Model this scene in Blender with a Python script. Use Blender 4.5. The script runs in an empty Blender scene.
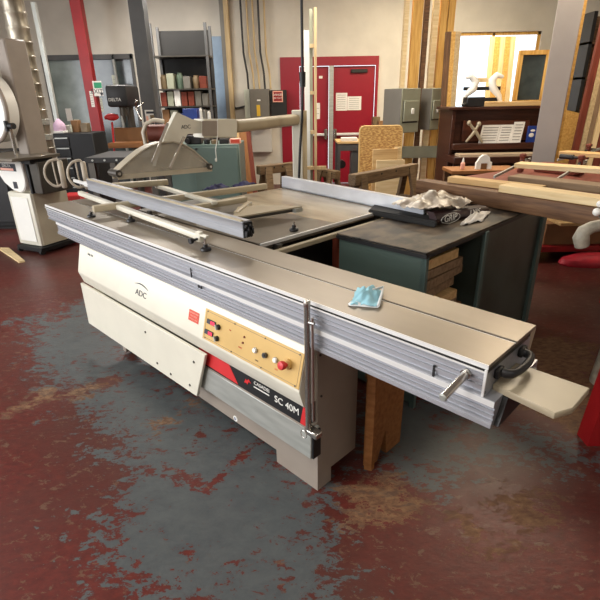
import bpy, bmesh, math, random
from mathutils import Vector, Matrix, Euler, noise
random.seed(7)
PI = math.pi
C = bpy.context.scene.collection
SC = bpy.context.scene

# ------------------------------------------------------------------ camera model (metres, camera above the origin)
FOC, PITCH, ROLL, YAW, H = 475.0, math.radians(22.9), math.radians(-1.0), math.radians(-45), 1.55
sp, cp, sr, cr = math.sin(PITCH), math.cos(PITCH), math.sin(ROLL), math.cos(ROLL)
RX = Matrix(((1, 0, 0), (0, -sp, -cp), (0, cp, -sp)))
RR = Matrix(((cr, -sr, 0), (sr, cr, 0), (0, 0, 1)))
CM = RR @ RX
CMT = CM.transposed()
EYE = Vector((0, 0, H))
SAW = Matrix.Rotation(YAW, 4, 'Z')
SAWI = SAW.inverted()
ID = Matrix.Identity(4)

def ray(x, y): return CMT @ Vector(((x - 300) / FOC, (y - 300) / FOC, 1))
def pz(x, y, z):
    d = ray(x, y); return EYE + d * ((z - H) / d.z)
def pd(x, y, D):
    d = ray(x, y); return EYE + d * (D / d.y)
def hit(x, y, p, n):                       # p, n in saw coordinates -> saw coordinates
    d = SAWI.to_3x3() @ ray(x, y); n = Vector(n); p = Vector(p)
    return EYE + d * ((p - EYE).dot(n) / d.dot(n))
def sz(x, y, z): return SAWI @ pz(x, y, z)
def sv(x, y, v): return hit(x, y, (0, v, 0), (0, 1, 0))
def su(x, y, u): return hit(x, y, (u, 0, 0), (1, 0, 0))

# ------------------------------------------------------------------ materials
def lin(c):
    return tuple(((v / 255) / 12.92 if v / 255 <= .04045 else ((v / 255 + .055) / 1.055) ** 2.4) for v in c) + (1,)
def mat(name, col, rough=.5, metal=0, var=.12, scale=6, bump=0, col2=None, stretch=(1, 1, 1), detail=4, spec=.5, lo=.35, hi=.65, alpha=1, trans=0):
    m = bpy.data.materials.new(name); m.use_nodes = True
    nt = m.node_tree; N = nt.nodes; L = nt.links; b = N['Principled BSDF']
    b.inputs['Roughness'].default_value = rough; b.inputs['Metallic'].default_value = metal
    b.inputs['Specular IOR Level'].default_value = spec
    b.inputs['Alpha'].default_value = alpha; b.inputs['Transmission Weight'].default_value = trans
    tc = N.new('ShaderNodeTexCoord'); mp = N.new('ShaderNodeMapping'); mp.inputs['Scale'].default_value = stretch
    L.new(tc.outputs['Object'], mp.inputs['Vector'])
    nz = N.new('ShaderNodeTexNoise'); nz.inputs['Scale'].default_value = scale; nz.inputs['Detail'].default_value = detail
    L.new(mp.outputs['Vector'], nz.inputs['Vector'])
    cr_ = N.new('ShaderNodeValToRGB'); e = cr_.color_ramp.elements
    c1 = lin(col); c2 = lin(col2) if col2 else tuple(max(0, v * (1 - var * 2)) for v in c1[:3]) + (1,)
    e[0].position = lo; e[1].position = hi; e[0].color = c2; e[1].color = c1
    L.new(nz.outputs['Fac'], cr_.inputs['Fac']); L.new(cr_.outputs['Color'], b.inputs['Base Color'])
    if bump:
        bp = N.new('ShaderNodeBump'); bp.inputs['Strength'].default_value = bump; bp.inputs['Distance'].default_value = .01
        L.new(nz.outputs['Fac'], bp.inputs['Height']); L.new(bp.outputs['Normal'], b.inputs['Normal'])
    return m
def wood(name, c1, c2, rough=.6, s=(1.2, 14, 14), sc=3, bump=.15):
    return mat(name, c1, rough, 0, col2=c2, scale=sc, stretch=s, detail=6, lo=.3, hi=.7, bump=bump, spec=.3)
def emit(name, col, st):
    m = bpy.data.materials.new(name); m.use_nodes = True
    b = m.node_tree.nodes['Principled BSDF']; b.inputs['Base Color'].default_value = lin(col)
    b.inputs['Emission Color'].default_value = lin(col); b.inputs['Emission Strength'].default_value = st
    return m

W = {}
W['cream'] = mat('cream_paint', (218, 214, 198), .38, var=.03)
W['cream2'] = mat('cream_paint_aged', (208, 200, 178), .42, var=.06)
W['tubebeige'] = mat('beige_tube_paint', (176, 164, 138), .4, var=.06)
W['greybase'] = mat('grey_beige_paint', (148, 137, 126), .5, var=.05)
W['alu'] = mat('extruded_aluminium', (176, 178, 184), .38, .6, var=.06, scale=3, stretch=(.3, 30, 30))
W['alu_bright'] = mat('bright_aluminium', (226, 226, 224), .4, .25, var=.05, stretch=(.3, 30, 30))
W['anod'] = mat('anodised_table_top', (146, 135, 120), .34, .4, var=.09, scale=2.5, stretch=(.8, 2, 2))
W['iron'] = mat('cast_iron_top', (122, 114, 102), .3, .5, var=.16, scale=4)
W['steel'] = mat('galvanised_steel', (178, 180, 174), .45, .45, var=.1, scale=9, stretch=(.6, 3, 3))
W['chrome'] = mat('polished_steel', (200, 196, 190), .2, .95, var=.05)
W['dsteel'] = mat('dark_steel', (92, 88, 82), .4, .7, var=.12)
W['black'] = mat('black_plastic', (24, 24, 26), .45, var=.1)
W['blackpaint'] = mat('black_painted_metal', (10, 10, 13), .6, var=.1)
W['dark'] = mat('dark_machine_paint', (26, 24, 22), .6, var=.15)
W['rubber'] = mat('black_rubber', (30, 29, 28), .8, var=.1)
W['gold'] = mat('gold_panel', (205, 170, 105), .35, .25, var=.08, scale=4)
W['red'] = mat('red_paint', (150, 22, 26), .4, var=.08)
W['redbright'] = mat('bright_red', (205, 45, 48), .35, var=.05)
W['redled'] = emit('red_display', (225, 30, 70), .35)
W['orange'] = mat('orange_red_sticker', (205, 72, 48), .5, var=.04)
W['pinkish'] = mat('pale_sticker_lines', (235, 175, 155), .6, var=.02)
W['white'] = mat('white_plastic', (238, 237, 230), .4, var=.02)
W['paper'] = mat('white_paper', (225, 222, 215), .8, var=.04, scale=30)
W['ink'] = mat('dark_ink', (45, 48, 55), .6, var=.02)
W['blue'] = mat('blue_mark', (60, 80, 140), .5, var=.02)
W['laminate'] = mat('beige_laminate', (170, 158, 134), .35, var=.05)
W['pale_ext'] = mat('worn_extension_table', (196, 184, 160), .25, .35, col2=(160, 146, 124), scale=3, stretch=(1, 3, 1))
W['fenceal'] = mat('white_fence_aluminium', (218, 222, 230), .3, .35, var=.06, scale=6)
W['greenc'] = mat('green_cabinet_paint', (76, 92, 86), .4, var=.05, scale=3)
W['greend'] = mat('dark_green_cabinet', (68, 78, 72), .32, .15, col2=(48, 52, 44), scale=3)
W['greenl'] = mat('teal_steel_edge', (88, 108, 104), .4, .2, var=.08)
W['blacktop'] = mat('worn_black_table_top', (36, 31, 27), .5, .0, col2=(98, 84, 68), scale=7, detail=12, lo=.40, hi=.6, stretch=(1.3, .8, 1), spec=.25)
W['pine'] = wood('pine_wood', (214, 182, 130), (188, 150, 98))
W['pinelight'] = wood('pale_pine', (232, 210, 166), (212, 184, 134))
W['oak'] = wood('orange_brown_wood', (158, 108, 64), (128, 82, 44))
W['dwood'] = wood('weathered_timber', (124, 92, 64), (86, 60, 42), sc=4)
W['walnut'] = wood('dark_walnut', (74, 42, 30), (52, 28, 20), rough=.35)
W['walnut2'] = wood('reddish_walnut', (92, 52, 36), (70, 38, 26), rough=.35)
W['grayw'] = wood('grey_brown_board', (150, 126, 98), (118, 94, 70))
W['redwood'] = wood('reddish_board', (128, 62, 44), (98, 42, 30))
W['yellowwood'] = wood('yellow_lumber', (222, 180, 104), (190, 140, 68), s=(14, 14, 1.2))
W['studwood'] = wood('vertical_stud_wood', (200, 178, 138), (168, 144, 106), s=(14, 14, 1.2))
W['stain'] = wood('stained_trestle_wood', (128, 106, 78), (88, 68, 48), sc=5)
W['osb'] = mat('strand_board', (204, 166, 100), .7, col2=(158, 114, 62), scale=30, stretch=(1, 1, 2.2), detail=3, lo=.42, hi=.6)
W['osbedge'] = mat('board_edge', (206, 172, 112), .7, var=.06)
W['wall'] = mat('white_wall_paint', (206, 200, 188), .8, var=.05, scale=3)
W['wall2'] = mat('grey_wall_paint', (196, 192, 186), .75, var=.04, scale=3)
W['ceil'] = mat('ceiling_paint', (214, 210, 202), .8, var=.04)
W['colgrey'] = mat('grey_column_paint', (156, 148, 142), .6, var=.04, scale=4)
W['dcol'] = mat('dark_grey_column', (84, 84, 84), .55, var=.08)
W['boxgrey'] = mat('grey_electric_box', (112, 108, 100), .5, var=.05)
W['boxgreen'] = mat('grey_green_box', (150, 152, 132), .5, var=.05)
W['boxlight'] = mat('pale_box_side', (196, 200, 184), .5, var=.04)
W['yellow'] = mat('yellow_label', (220, 180, 50), .5, var=.03)
W['doorred'] = mat('crimson_door_paint', (142, 20, 40), .35, var=.05, scale=3)
W['glassdark'] = mat('dark_shop_glass', (70, 80, 80), .12, 0, col2=(46, 54, 56), scale=2.5, lo=.4, hi=.6)
W['glassgreen'] = mat('pale_green_shop_glass', (146, 158, 152), .15, 0, col2=(108, 118, 114), scale=2.2)
W['glassblue'] = mat('pale_blue_pane', (150, 172, 196), .2, var=.12, scale=3)
W['guard'] = mat('smoked_guard_plastic', (196, 188, 172), .25, alpha=.42, var=.08, scale=8)
W['guardframe'] = mat('guard_frame_beige', (186, 176, 156), .35, var=.06)
W['maskblue'] = mat('blue_mask_fabric', (150, 200, 214), .8, var=.06, scale=12)
W['maskwhite'] = mat('white_mask_edge', (220, 224, 224), .8, var=.04)
W['plastic'] = mat('clear_crumpled_plastic', (208, 198, 182), .35, col2=(134, 120, 104), scale=14, spec=.6, detail=6)
W['bagdark'] = mat('dark_purple_bag', (52, 32, 34), .3, var=.15, scale=14)
W['bluecloth'] = mat('navy_cloth', (36, 38, 84), .8, var=.2, scale=20)
W['bluebook'] = mat('blue_book_cover', (28, 60, 140), .4, var=.1, scale=8)
W['pink'] = mat('pink_card', (214, 182, 206), .7, var=.05)
W['brown'] = mat('cardboard', (136, 98, 62), .8, var=.07)
W['casting'] = mat('grey_casting', (176, 168, 150), .5, .1, var=.2, scale=20, bump=.3)
W['casting2'] = mat('grey_cast_stop', (190, 180, 164), .4, .2, var=.1, scale=12)
W['redpad'] = mat('red_base_paint', (196, 40, 58), .5, var=.12, scale=12)
W['foil'] = mat('silver_duct', (190, 182, 166), .35, .6, col2=(132, 124, 108), scale=14, stretch=(1, 1, .3), bump=.3)
W['copper'] = mat('copper_winding', (116, 56, 40), .5, .3, var=.2)
W['tin'] = mat('brown_tin', (130, 110, 80), .5, .2, var=.2, scale=10)
W['greenjar'] = mat('green_jar', (92, 110, 92), .4, var=.2, scale=10)
W['keys'] = mat('ivory_keys', (198, 176, 148), .5, var=.05)
W['greensign'] = mat('green_sign', (40, 140, 100), .5, var=.03)

# ------------------------------------------------------------------ mesh builder (all in world metres after the frame matrix)
class B:
    def __init__(s, fr=ID): s.bm = bmesh.new(); s.fr = fr
    def _tail(s, n0, M):
        vs = s.bm.verts[:][n0:] if n0 else s.bm.verts[:]
        bmesh.ops.transform(s.bm, matrix=M, verts=vs)
        return vs
    def box(s, c, d, rot=None, bev=0.0, seg=1):
        n0 = len(s.bm.verts)
        t = bmesh.new(); bmesh.ops.create_cube(t, size=1)
        bmesh.ops.scale(t, vec=Vector(d), verts=t.verts[:])
        if bev: bmesh.ops.bevel(t, geom=t.edges[:], offset=min(bev, min(d) * .45), segments=seg, affect='EDGES', profile=.5)
        M = Matrix.Translation(Vector(c)) @ (rot.to_4x4() if rot else ID)
        s.add(t, M); return s
    def add(s, t, M=ID):
        t.verts.ensure_lookup_table(); m = {}
        for v in t.verts: m[v.index] = s.bm.verts.new(M @ v.co)
        t.verts.index_update()
        for f in t.faces:
            try: s.bm.faces.new([m[v.index] for v in f.verts])
            except ValueError: pass
        t.free()
    def span(s, a, b, bev=0.0, seg=1):
        a = Vector(a); b = Vector(b)
        return s.box((a + b) / 2, [abs(x) for x in (b - a)], bev=bev, seg=seg)
    def hexa(s, p):                        # bottom 4, top 4
        v = [s.bm.verts.new(Vector(q)) for q in p]
        for f in ((3, 2, 1, 0), (4, 5, 6, 7), (0, 1, 5, 4), (1, 2, 6, 5), (2, 3, 7, 6), (3, 0, 4, 7)): s.bm.faces.new([v[i] for i in f])
        return s
    def prism(s, pts, off):                # polygon (3-D points) pushed along off
        off = Vector(off); a = [s.bm.verts.new(Vector(p)) for p in pts]; b = [s.bm.verts.new(Vector(p) + off) for p in pts]
        n = len(pts); s.bm.faces.new(a[::-1]); s.bm.faces.new(b)
        for i in range(n): s.bm.faces.new((a[i], a[(i + 1) % n], b[(i + 1) % n], b[i]))
        return s
    def cyl(s, p0, p1, r, r2=None, seg=20, cap=True):
        p0 = Vector(p0); p1 = Vector(p1); d = p1 - p0
        t = bmesh.new(); bmesh.ops.create_cone(t, cap_ends=cap, segments=seg, radius1=r, radius2=r if r2 is None else r2, depth=d.length)
        s.add(t, Matrix.Translation((p0 + p1) / 2) @ d.to_track_quat('Z', 'Y').to_matrix().to_4x4()); return s
    def tube(s, path, r, seg=10, closed=False):
        P = [Vector(p) for p in path]; n = len(P); rings = []
        up = Vector((0, 0, 1))
        for i, p in enumerate(P):
            if closed: d = (P[(i + 1) % n] - P[i - 1])
            else: d = P[min(i + 1, n - 1)] - P[max(i - 1, 0)]
            d.normalize()
            if i == 0:
                a = d.cross(up)
                if a.length < .15: a = d.cross(Vector((1, 0.2, 0)))
            else: a = a - d * a.dot(d)
            a.normalize(); b_ = a.cross(d)
            rr = r[i] if isinstance(r, (list, tuple)) else r
            rings.append([s.bm.verts.new(p + (a * math.cos(2 * PI * k / seg) + b_ * math.sin(2 * PI * k / seg)) * rr) for k in range(seg)])
        m = n if closed else n - 1
        for i in range(m):
            A = rings[i]; Bq = rings[(i + 1) % n]
            for k in range(seg): s.bm.faces.new((A[k], A[(k + 1) % seg], Bq[(k + 1) % seg], Bq[k]))
        if not closed:
            s.bm.faces.new(rings[0][::-1]); s.bm.faces.new(rings[-1])
        return s
    def lathe(s, c, prof, seg=24, M=None):
        M = M or ID; c = Vector(c); rings = []
        for r, z in prof:
            rings.append([s.bm.verts.new(c + (M @ Vector((max(r, 1e-4) * math.cos(2 * PI * k / seg), max(r, 1e-4) * math.sin(2 * PI * k / seg), z)))) for k in range(seg)])
        for A, Bq in zip(rings, rings[1:]):
            for k in range(seg): s.bm.faces.new((A[k], A[(k + 1) % seg], Bq[(k + 1) % seg], Bq[k]))
        s.bm.faces.new(rings[0][::-1]); s.bm.faces.new(rings[-1]); return s
    def ball(s, c, r, sc=(1, 1, 1)):
        t = bmesh.new(); bmesh.ops.create_uvsphere(t, u_segments=16, v_segments=10, radius=r)
        s.add(t, Matrix.Translation(Vector(c)) @ Matrix.Diagonal((*sc, 1))); return s

def finish(name, b, m, M, smooth=40):
    bm = b.bm
    bmesh.ops.transform(bm, matrix=M.inverted() @ b.fr, verts=bm.verts[:])
    bmesh.ops.recalc_face_normals(bm, faces=bm.faces[:])
    me = bpy.data.meshes.new(name); bm.to_mesh(me); bm.free()
    me.polygons.foreach_set('use_smooth', [True] * len(me.polygons))
    try: me.set_sharp_from_angle(angle=math.radians(smooth))
    except Exception: pass
    me.materials.append(W[m] if isinstance(m, str) else m)
    return bpy.data.objects.new(name, me)
def props(o, label=None, cat=None, group=None, kind=None):
    if label: o['label'] = label
    if cat: o['category'] = cat
    if group: o['group'] = group
    if kind: o['kind'] = kind
def wm(o):                                  # world matrix of a thing, part or sub-part
    return o.matrix_basis.copy() if o.parent is None else wm(o.parent) @ o.matrix_basis
def thing(name, label, cat, loc, fr=ID, group=None):    # loc in the frame's coordinates
    o = bpy.data.objects.new(name, None); C.objects.link(o); o.empty_display_size = .05
    M = fr @ Matrix.Translation(Vector(loc)); o.matrix_basis = M
    props(o, label, cat, group); return o
def part(name, b, m, parent, label=None, smooth=40):
    o = finish(name, b, m, wm(parent), smooth); C.objects.link(o); o.parent = parent
    if label: o['label'] = label
    return o
def solo(name, b, m, label=None, cat=None, group=None, kind=None, smooth=40):
    v = [x.co for x in b.bm.verts]
    c = Vector(((min(p.x for p in v) + max(p.x for p in v)) / 2, (min(p.y for p in v) + max(p.y for p in v)) / 2, min(p.z for p in v)))
    M = b.fr @ Matrix.Translation(c)
    o = finish(name, b, m, M, smooth); o.matrix_basis = M; C.objects.link(o)
    props(o, label, cat, group, kind); return o
def stick_frame(p0, p1, up=(0, 0, 1)):
    p0 = Vector(p0); p1 = Vector(p1); x = (p1 - p0).normalized(); z = Vector(up)
    if abs(x.dot(z.normalized())) > .98: z = Vector((0, -1, .01)) if abs(x.z) > .9 else Vector((0, 0, 1))
    z = (z - x * z.dot(x)).normalized(); y = z.cross(x)
    R = Matrix((x, y, z)).transposed().to_4x4()
    return Matrix.Translation(p0) @ R, (p1 - p0).length
def beam(name, p0, p1, w, h, m, label=None, cat=None, group=None, parent=None, bev=.002, up=(0, 0, 1), fr=ID):
    F, L = stick_frame(p0, p1, up)
    b = B(fr @ F); b.box((L / 2, 0, 0), (L, w, h), bev=bev)
    if parent is None: return solo(name, b, m, label, cat, group)
    return part(name, b, m, parent, label)
def text(name, s, size, M, m, parent, ext=.0006, align='CENTER', xs=1):
    cu = bpy.data.curves.new(name, 'FONT'); cu.body = s; cu.size = size; cu.extrude = ext
    cu.align_x = align; cu.align_y = 'CENTER'; cu.materials.append(W[m])
    t_ = bpy.data.objects.new(name, cu); C.objects.link(t_)
    dg = bpy.context.evaluated_depsgraph_get(); dg.update(); me = bpy.data.meshes.new_from_object(t_.evaluated_get(dg)); bpy.data.objects.remove(t_)
    me.name = name; o = bpy.data.objects.new(name, me); C.objects.link(o)
    o.parent = parent
    o.matrix_basis = wm(parent).inverted() @ M @ Matrix.Diagonal((xs, 1, 1, 1)); return o
def facing(o, x, y):                         # matrix from origin, x axis, y axis
    x = Vector(x).normalized(); y = Vector(y); y = (y - x * y.dot(x)).normalized(); z = x.cross(y)
    return Matrix.Translation(Vector(o)) @ Matrix((x, y, z)).transposed().to_4x4()
def copy_thing(src, M, label=None, group=None):
    def rec(o, par):
        c = o.copy(); C.objects.link(c); c.parent = par
        for ch in [q for q in C.objects if q.parent == o]: rec(ch, c)
        return c
    r = rec(src, None); r.matrix_basis = M
    if label: r['label'] = label
    if group: r['group'] = group
    return r
def fbox(x0, x1, ym, yt, yb, D, dep):        # front face at depth D between pixel limits; yb None = to the floor
    a = pd(x0, ym, D); c = pd(x1, ym, D); zt = pd((x0 + x1) / 2, yt, D).z
    zb = 0 if yb is None else pd((x0 + x1) / 2, yb, D).z
    return Vector((a.x, D, zb)), Vector((c.x, D + dep, zt))

# ================================================================== ROOM
XL, XR, YB, YF, ZC = -6.4, 5.6, 9.6, -3.5, 3.5
def floor():
    n = 230; b = bmesh.new(); vs = []
    x0, x1, y0, y1 = XL - .1, XR + .1, YF - .1, YB + .1
    def P(*pts): return [(pz(x, y, 0).x, pz(x, y, 0).y) for x, y in pts]
    greys = [P((30, 335), (85, 300), (130, 340), (210, 392), (330, 480), (340, 530), (335, 600), (115, 600), (105, 520), (125, 460), (80, 410), (75, 395), (50, 385), (35, 360)),
             P((20, 322), (75, 316), (125, 345), (80, 375), (50, 348)),
             P((368, 395), (440, 395), (465, 430), (478, 452), (450, 482), (400, 486), (372, 462)),
             P((465, 425), (540, 430), (600, 440), (640, 470), (570, 472), (500, 452)),
             P((200, 600), (260, 530), (330, 600), (330, 700), (200, 700))]
    tans = [P((-5, 407), (55, 388), (66, 398), (40, 406), (-5, 418)), P((60, 390), (118, 374), (122, 382), (70, 402)),
            P((340, 485), (395, 470), (430, 500), (400, 530), (340, 530)), P((500, 480), (560, 495), (560, 540), (490, 540)), P((470, 500), (440, 530), (500, 560)),
            P((520, 330), (600, 345), (600, 440), (575, 440), (500, 400)), P((150, 425), (195, 400), (198, 405), (155, 432))]  # worn tan patches; first polygon here is a painted beige-brown reflection
    reds = [P((184, 452), (199, 422), (207, 428), (193, 458)), P((158, 462), (198, 476), (206, 486), (192, 492), (156, 472)), P((200, 490), (255, 438), (259, 443), (206, 496)), P((128, 448), (148, 452), (146, 462), (128, 458)),
            P((95, 380), (118, 374), (124, 382), (100, 392)), P((100, 470), (130, 455), (125, 480), (108, 500))]
    def inside(p, poly):
        c = False; j = len(poly) - 1
        for i in range(len(poly)):
            if (poly[i][1] > p[1]) != (poly[j][1] > p[1]) and p[0] < (poly[j][0] - poly[i][0]) * (p[1] - poly[i][1]) / (poly[j][1] - poly[i][1]) + poly[i][0]: c = not c
            j = i
        return c
    def sd(p, poly):
        d = 9
        for i in range(len(poly)):
            a = Vector(poly[i - 1]); q = Vector(poly[i]); e = q - a; w = Vector(p) - a
            t = max(0, min(1, w.dot(e) / max(e.dot(e), 1e-9))); d = min(d, (w - e * t).length)
        return d if inside(p, poly) else -d
    xs = []; 
    # denser near the camera
    for i in range(n + 1):
        t = i / n * 2 - 1; xs.append((x0 + x1) / 2 + (x1 - x0) / 2 * (t * (.45 + .55 * abs(t))))
    ys = [y0 + (y1 - y0) * ((i / n) ** 1.0) for i in range(n + 1)]
    grid = [[b.verts.new((x, y, 0)) for x in xs] for y in ys]
    for j in range(n):
        for i in range(n): b.faces.new((grid[j][i], grid[j][i + 1], grid[j + 1][i + 1], grid[j + 1][i]))
    cols = []
    for j in range(n + 1):
        for i in range(n + 1):
            p = (xs[i], ys[j])
            g = max(sd(p, q) for q in greys); g = min(g, min(.06 - sd(p, q) * 6 for q in reds)) if p[0] < .2 and 0 < p[1] < 3.2 else g; t = max(sd(p, q) for q in tans)
            cols.append((max(0, min(1, .5 + g * 1.5)), max(0, min(1,   .52 + t * 2.2)), 0, 1))
    me = bpy.data.meshes.new('floor'); b.to_mesh(me); b.free()
    at = me.color_attributes.new('paint', 'FLOAT_COLOR', 'POINT')
    for k, c in enumerate(cols): at.data[k].color = c
    m = bpy.data.materials.new('worn_painted_concrete'); m.use_nodes = True
    nt = m.node_tree; N = nt.nodes; L = nt.links; bs = N['Principled BSDF']; bs.inputs['Specular IOR Level'].default_value = .36
    A = N.new('ShaderNodeVertexColor'); A.layer_name = 'paint'; sep = N.new('ShaderNodeSeparateColor'); L.new(A.outputs['Color'], sep.inputs['Color'])
    tc = N.new('ShaderNodeTexCoord')
    def nz(scale, detail=6, rough=.6, st=(1, 1, 1), rot=0, dist=0):
        mp = N.new('ShaderNodeMapping'); mp.inputs['Scale'].default_value = st; mp.inputs['Rotation'].default_value = (0, 0, rot); L.new(tc.outputs['Object'], mp.inputs['Vector'])
        q = N.new('ShaderNodeTexNoise'); q.inputs['Scale'].default_value = scale; q.inputs['Detail'].default_value = detail; q.inputs['Roughness'].default_value = rough; q.inputs['Distortion'].default_value = dist
        L.new(mp.outputs['Vector'], q.inputs['Vector']); return q.outputs['Fac']
    def ma(op, a, c, clamp=False):
        q = N.new('ShaderNodeMath'); q.operation = op; q.use_clamp = clamp
        for k, v in ((0, a), (1, c)):
            if isinstance(v, (int, float)): q.inputs[k].default_value = v
            else: L.new(v, q.inputs[k])
        return q.outputs[0]
    def ramp(v, lo, hi):
        q = N.new('ShaderNodeMapRange'); q.inputs['From Min'].default_value = lo; q.inputs['From Max'].default_value = hi; L.new(v, q.inputs['Value']); return q.outputs['Result']
    def mix(f, a, c):
        q = N.new('ShaderNodeMix'); q.data_type = 'RGBA'; L.new(f, q.inputs['Factor'])
        for k, v in ((6, a), (7, c)):
            if isinstance(v, tuple): q.inputs[k].default_value = v
            else: L.new(v, q.inputs[k])
        return q.outputs[2]
    n1 = nz(8, 10, .78, (1, 1.5, 1), .7, .3)
    n2 = nz(22, 6, .65, (1, 1.8, 1), -.5)
    big = nz(1.3, 3, .5)
    n3 = nz(3.2, 8, .7, (1, 1.6, 1), .8, .8)
    comb = ma('ADD', ma('ADD', ma('MULTIPLY', ma('SUBTRACT', n1, .5), 2.6), ma('MULTIPLY', ma('SUBTRACT', n2, .5), 1.6)), ma('MULTIPLY', ma('SUBTRACT', n3, .5), 1.3))
    g = ma('ADD', sep.outputs['Red'], ma('MULTIPLY', comb, .78))
    gm = ramp(g, .49, .53)
    redc = mix(ramp(n2, .35, .65), lin((98, 40, 33)), lin((76, 32, 28)))
    redc = mix(ramp(big, .4, .6), redc, lin((80, 44, 38)))
    greyc = mix(ramp(n1, .35, .65), lin((70, 74, 76)), lin((84, 88, 88)))
    base = mix(gm, redc, greyc)
    chips = ramp(nz(15, 7, .75, (1, 1.8, 1), .75, .4), .575, .60)
    base = mix(ma('MULTIPLY', ma('MULTIPLY', chips, ma('SUBTRACT', 1, gm)), .7), base, lin((104, 80, 64)))
    chips2 = ramp(ma('ADD', nz(11, 8, .78, (1, 1.8, 1), 2.2, .5), ma('MULTIPLY', ma('SUBTRACT', big, .5), .35)), .60, .615)
    base = mix(ma('MULTIPLY', ma('MULTIPLY', chips2, gm), .9), base, lin((86, 40, 33)))
    t = ma('ADD', sep.outputs['Green'], ma('MULTIPLY', comb, .5))
    tm = ramp(t, .56, .60)
    base = mix(ma('MULTIPLY', tm, .85), base, mix(ramp(n2, .4, .6), lin((132, 102, 72)), lin((96, 66, 48))))
    L.new(base, bs.inputs['Base Color'])
    rg = ma('ADD', ma('MULTIPLY', n1, .25), .27)
    L.new(ma('ADD', rg, ma('MULTIPLY', tm, .25)), bs.inputs['Roughness'])
    bp = N.new('ShaderNodeBump'); bp.inputs['Strength'].default_value = .25; bp.inputs['Distance'].default_value = .004
    L.new(ma('ADD', n1, n2), bp.inputs['Height']); L.new(bp.outputs['Normal'], bs.inputs['Normal'])
    me.materials.append(m)
    o = bpy.data.objects.new('floor', me); C.objects.link(o); o['kind'] = 'structure'
floor()
def wallbox(name, a, c, m='wall'): return solo(name, B().span(a, c), m, kind='structure')
wallbox('ceiling', (XL - .1, YF - .1, ZC), (XR + .1, YB + .3, ZC + .1), 'ceil')
# back wall with openings for the shop front, the doors and the right window
X = lambda px, py=110: pd(px, py, YB).x
wb = B()
def seg(x0, x1, z0, z1): wb.span((x0, YB, z0), (x1, YB + .15, z1))
xa, xb = X(54), X(140); da, db = X(299), X(375); wa, wc = X(441), X(530)
seg(XL - .1, xa, 0, ZC); seg(xa, xb, 2.35, ZC); seg(xb, da, 0, ZC); seg(da, db, 2.12, ZC); seg(db, wa, 0, ZC); seg(wa, wc, 0, 1.0); seg(wa, wc, 2.6, ZC); seg(wc, XR + .1, 0, ZC)
solo('wall_back', wb, 'wall', kind='structure')
wallbox('wall_right', (XR, YF, 0), (XR + .1, YB, ZC))
wallbox('wall_front', (XL - .1, YF - .1, 0), (XR + .1, YF, ZC))
wl = B()
wl.span((XL - .1, YF, 0), (XL, YB, .7)); wl.span((XL - .1, YF, 3.1), (XL, YB, ZC)); wl.span((XL - .1, YF, .7), (XL, -2.6, 3.1)); wl.span((XL - .1, 4.2, .7), (XL, YB, 3.1)); wl.span((XL - .1, .6, .7), (XL, .9, 3.1))
solo('wall_left', wl, 'wall', kind='structure')

# ================================================================== PANEL SAW
T = thing('panel_saw', 'long sliding table panel saw in cream with gold control panel, centre of the workshop', 'panel saw', (-2.0, 1.5, 0), SAW)
V0 = 1.147
# base with foot cut-outs
b = B(SAW)
front = [(-2.83, .02), (-2.83, .7), (-1.06, .7), (-1.06, 0), (-1.317, 0), (-1.317, .07), (-1.98, .07), (-2.1, .2), (-2.74, .2), (-2.79, .02)]
b.prism([(u, V0, z) for u, z in front], (0, .086, 0))
b.span((-2.1, V0 + .086, .075), (-1.06, 1.4, .7)); b.span((-2.83, V0 + .086, .2), (-2.1, 1.4, .7))
part('base', b, 'greybase', T)
# bolts on the base side
b = B(SAW)
for px, py in ((320, 355), (321, 396)):
    p = su(px, py, -1.06); part('bolt', B(SAW).cyl(p, p + Vector((.004, 0, 0)), .005, seg=10), 'black', T)
# main body under the table
part('main_body', B(SAW).span((-2.9, 1.42, .06), (-1.85, 2.2, .82), bev=.01), 'dark', T)
# housing
UL, UR = -3.1, -1.07
prof = [(1.16, .716), (1.102, .716), (1.056, .537), (1.082, .456), (1.16, .456)]
b = B(SAW); b.prism([(UL, v, z) for v, z in prof], (UR - UL, 0, 0))
bmesh.ops.bevel(b.bm, geom=[e for e in b.bm.edges if abs(e.verts[0].co.x - e.verts[1].co.x) > .5], offset=.006, segments=2, affect='EDGES', profile=.5)
HOUS = part('housing', b, 'cream', T)
FT, FBm = Vector((0, 1.102, .716)), Vector((0, 1.056, .537))
fy = (FT - FBm).normalized(); fx = Vector((1, 0, 0)); fn = fx.cross(fy)           # outward normal
if fn.y > 0: fn = -fn
def face(px, py, off=0.0): return hit(px, py, FT, fn) + fn * off
def facem(p): return SAW @ facing(p, fx, fy)
def plate(corners, th, off=.0): return [Vector(c) + fn * off for c in corners], fn * th
# gold control panel
c4 = [face(208.5, 309), face(305.5, 356.5), face(298.5, 389.5), face(201.3, 337.3)]
ut, ub = (c4[0].x + c4[3].x) / 2, (c4[1].x + c4[2].x) / 2
def onf(u, s): return FT + (FBm - FT) * s + Vector((u, 0, 0))
s0 = (FT - Vector((0, c4[0].y, c4[0].z))).length / (FT - FBm).length; s1 = (FT - Vector((0, c4[2].y, c4[2].z))).length / (FT - FBm).length
s0, s1 = max(.06, s0), min(.94, max(s1, .8))
b = B(SAW); b.prism([onf(ut, s1), onf(ub, s1), onf(ub, s0), onf(ut, s0)], fn * .004)
GOLD = part('control_panel', b, 'gold', T, 'gold coloured control panel with black border line')
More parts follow.
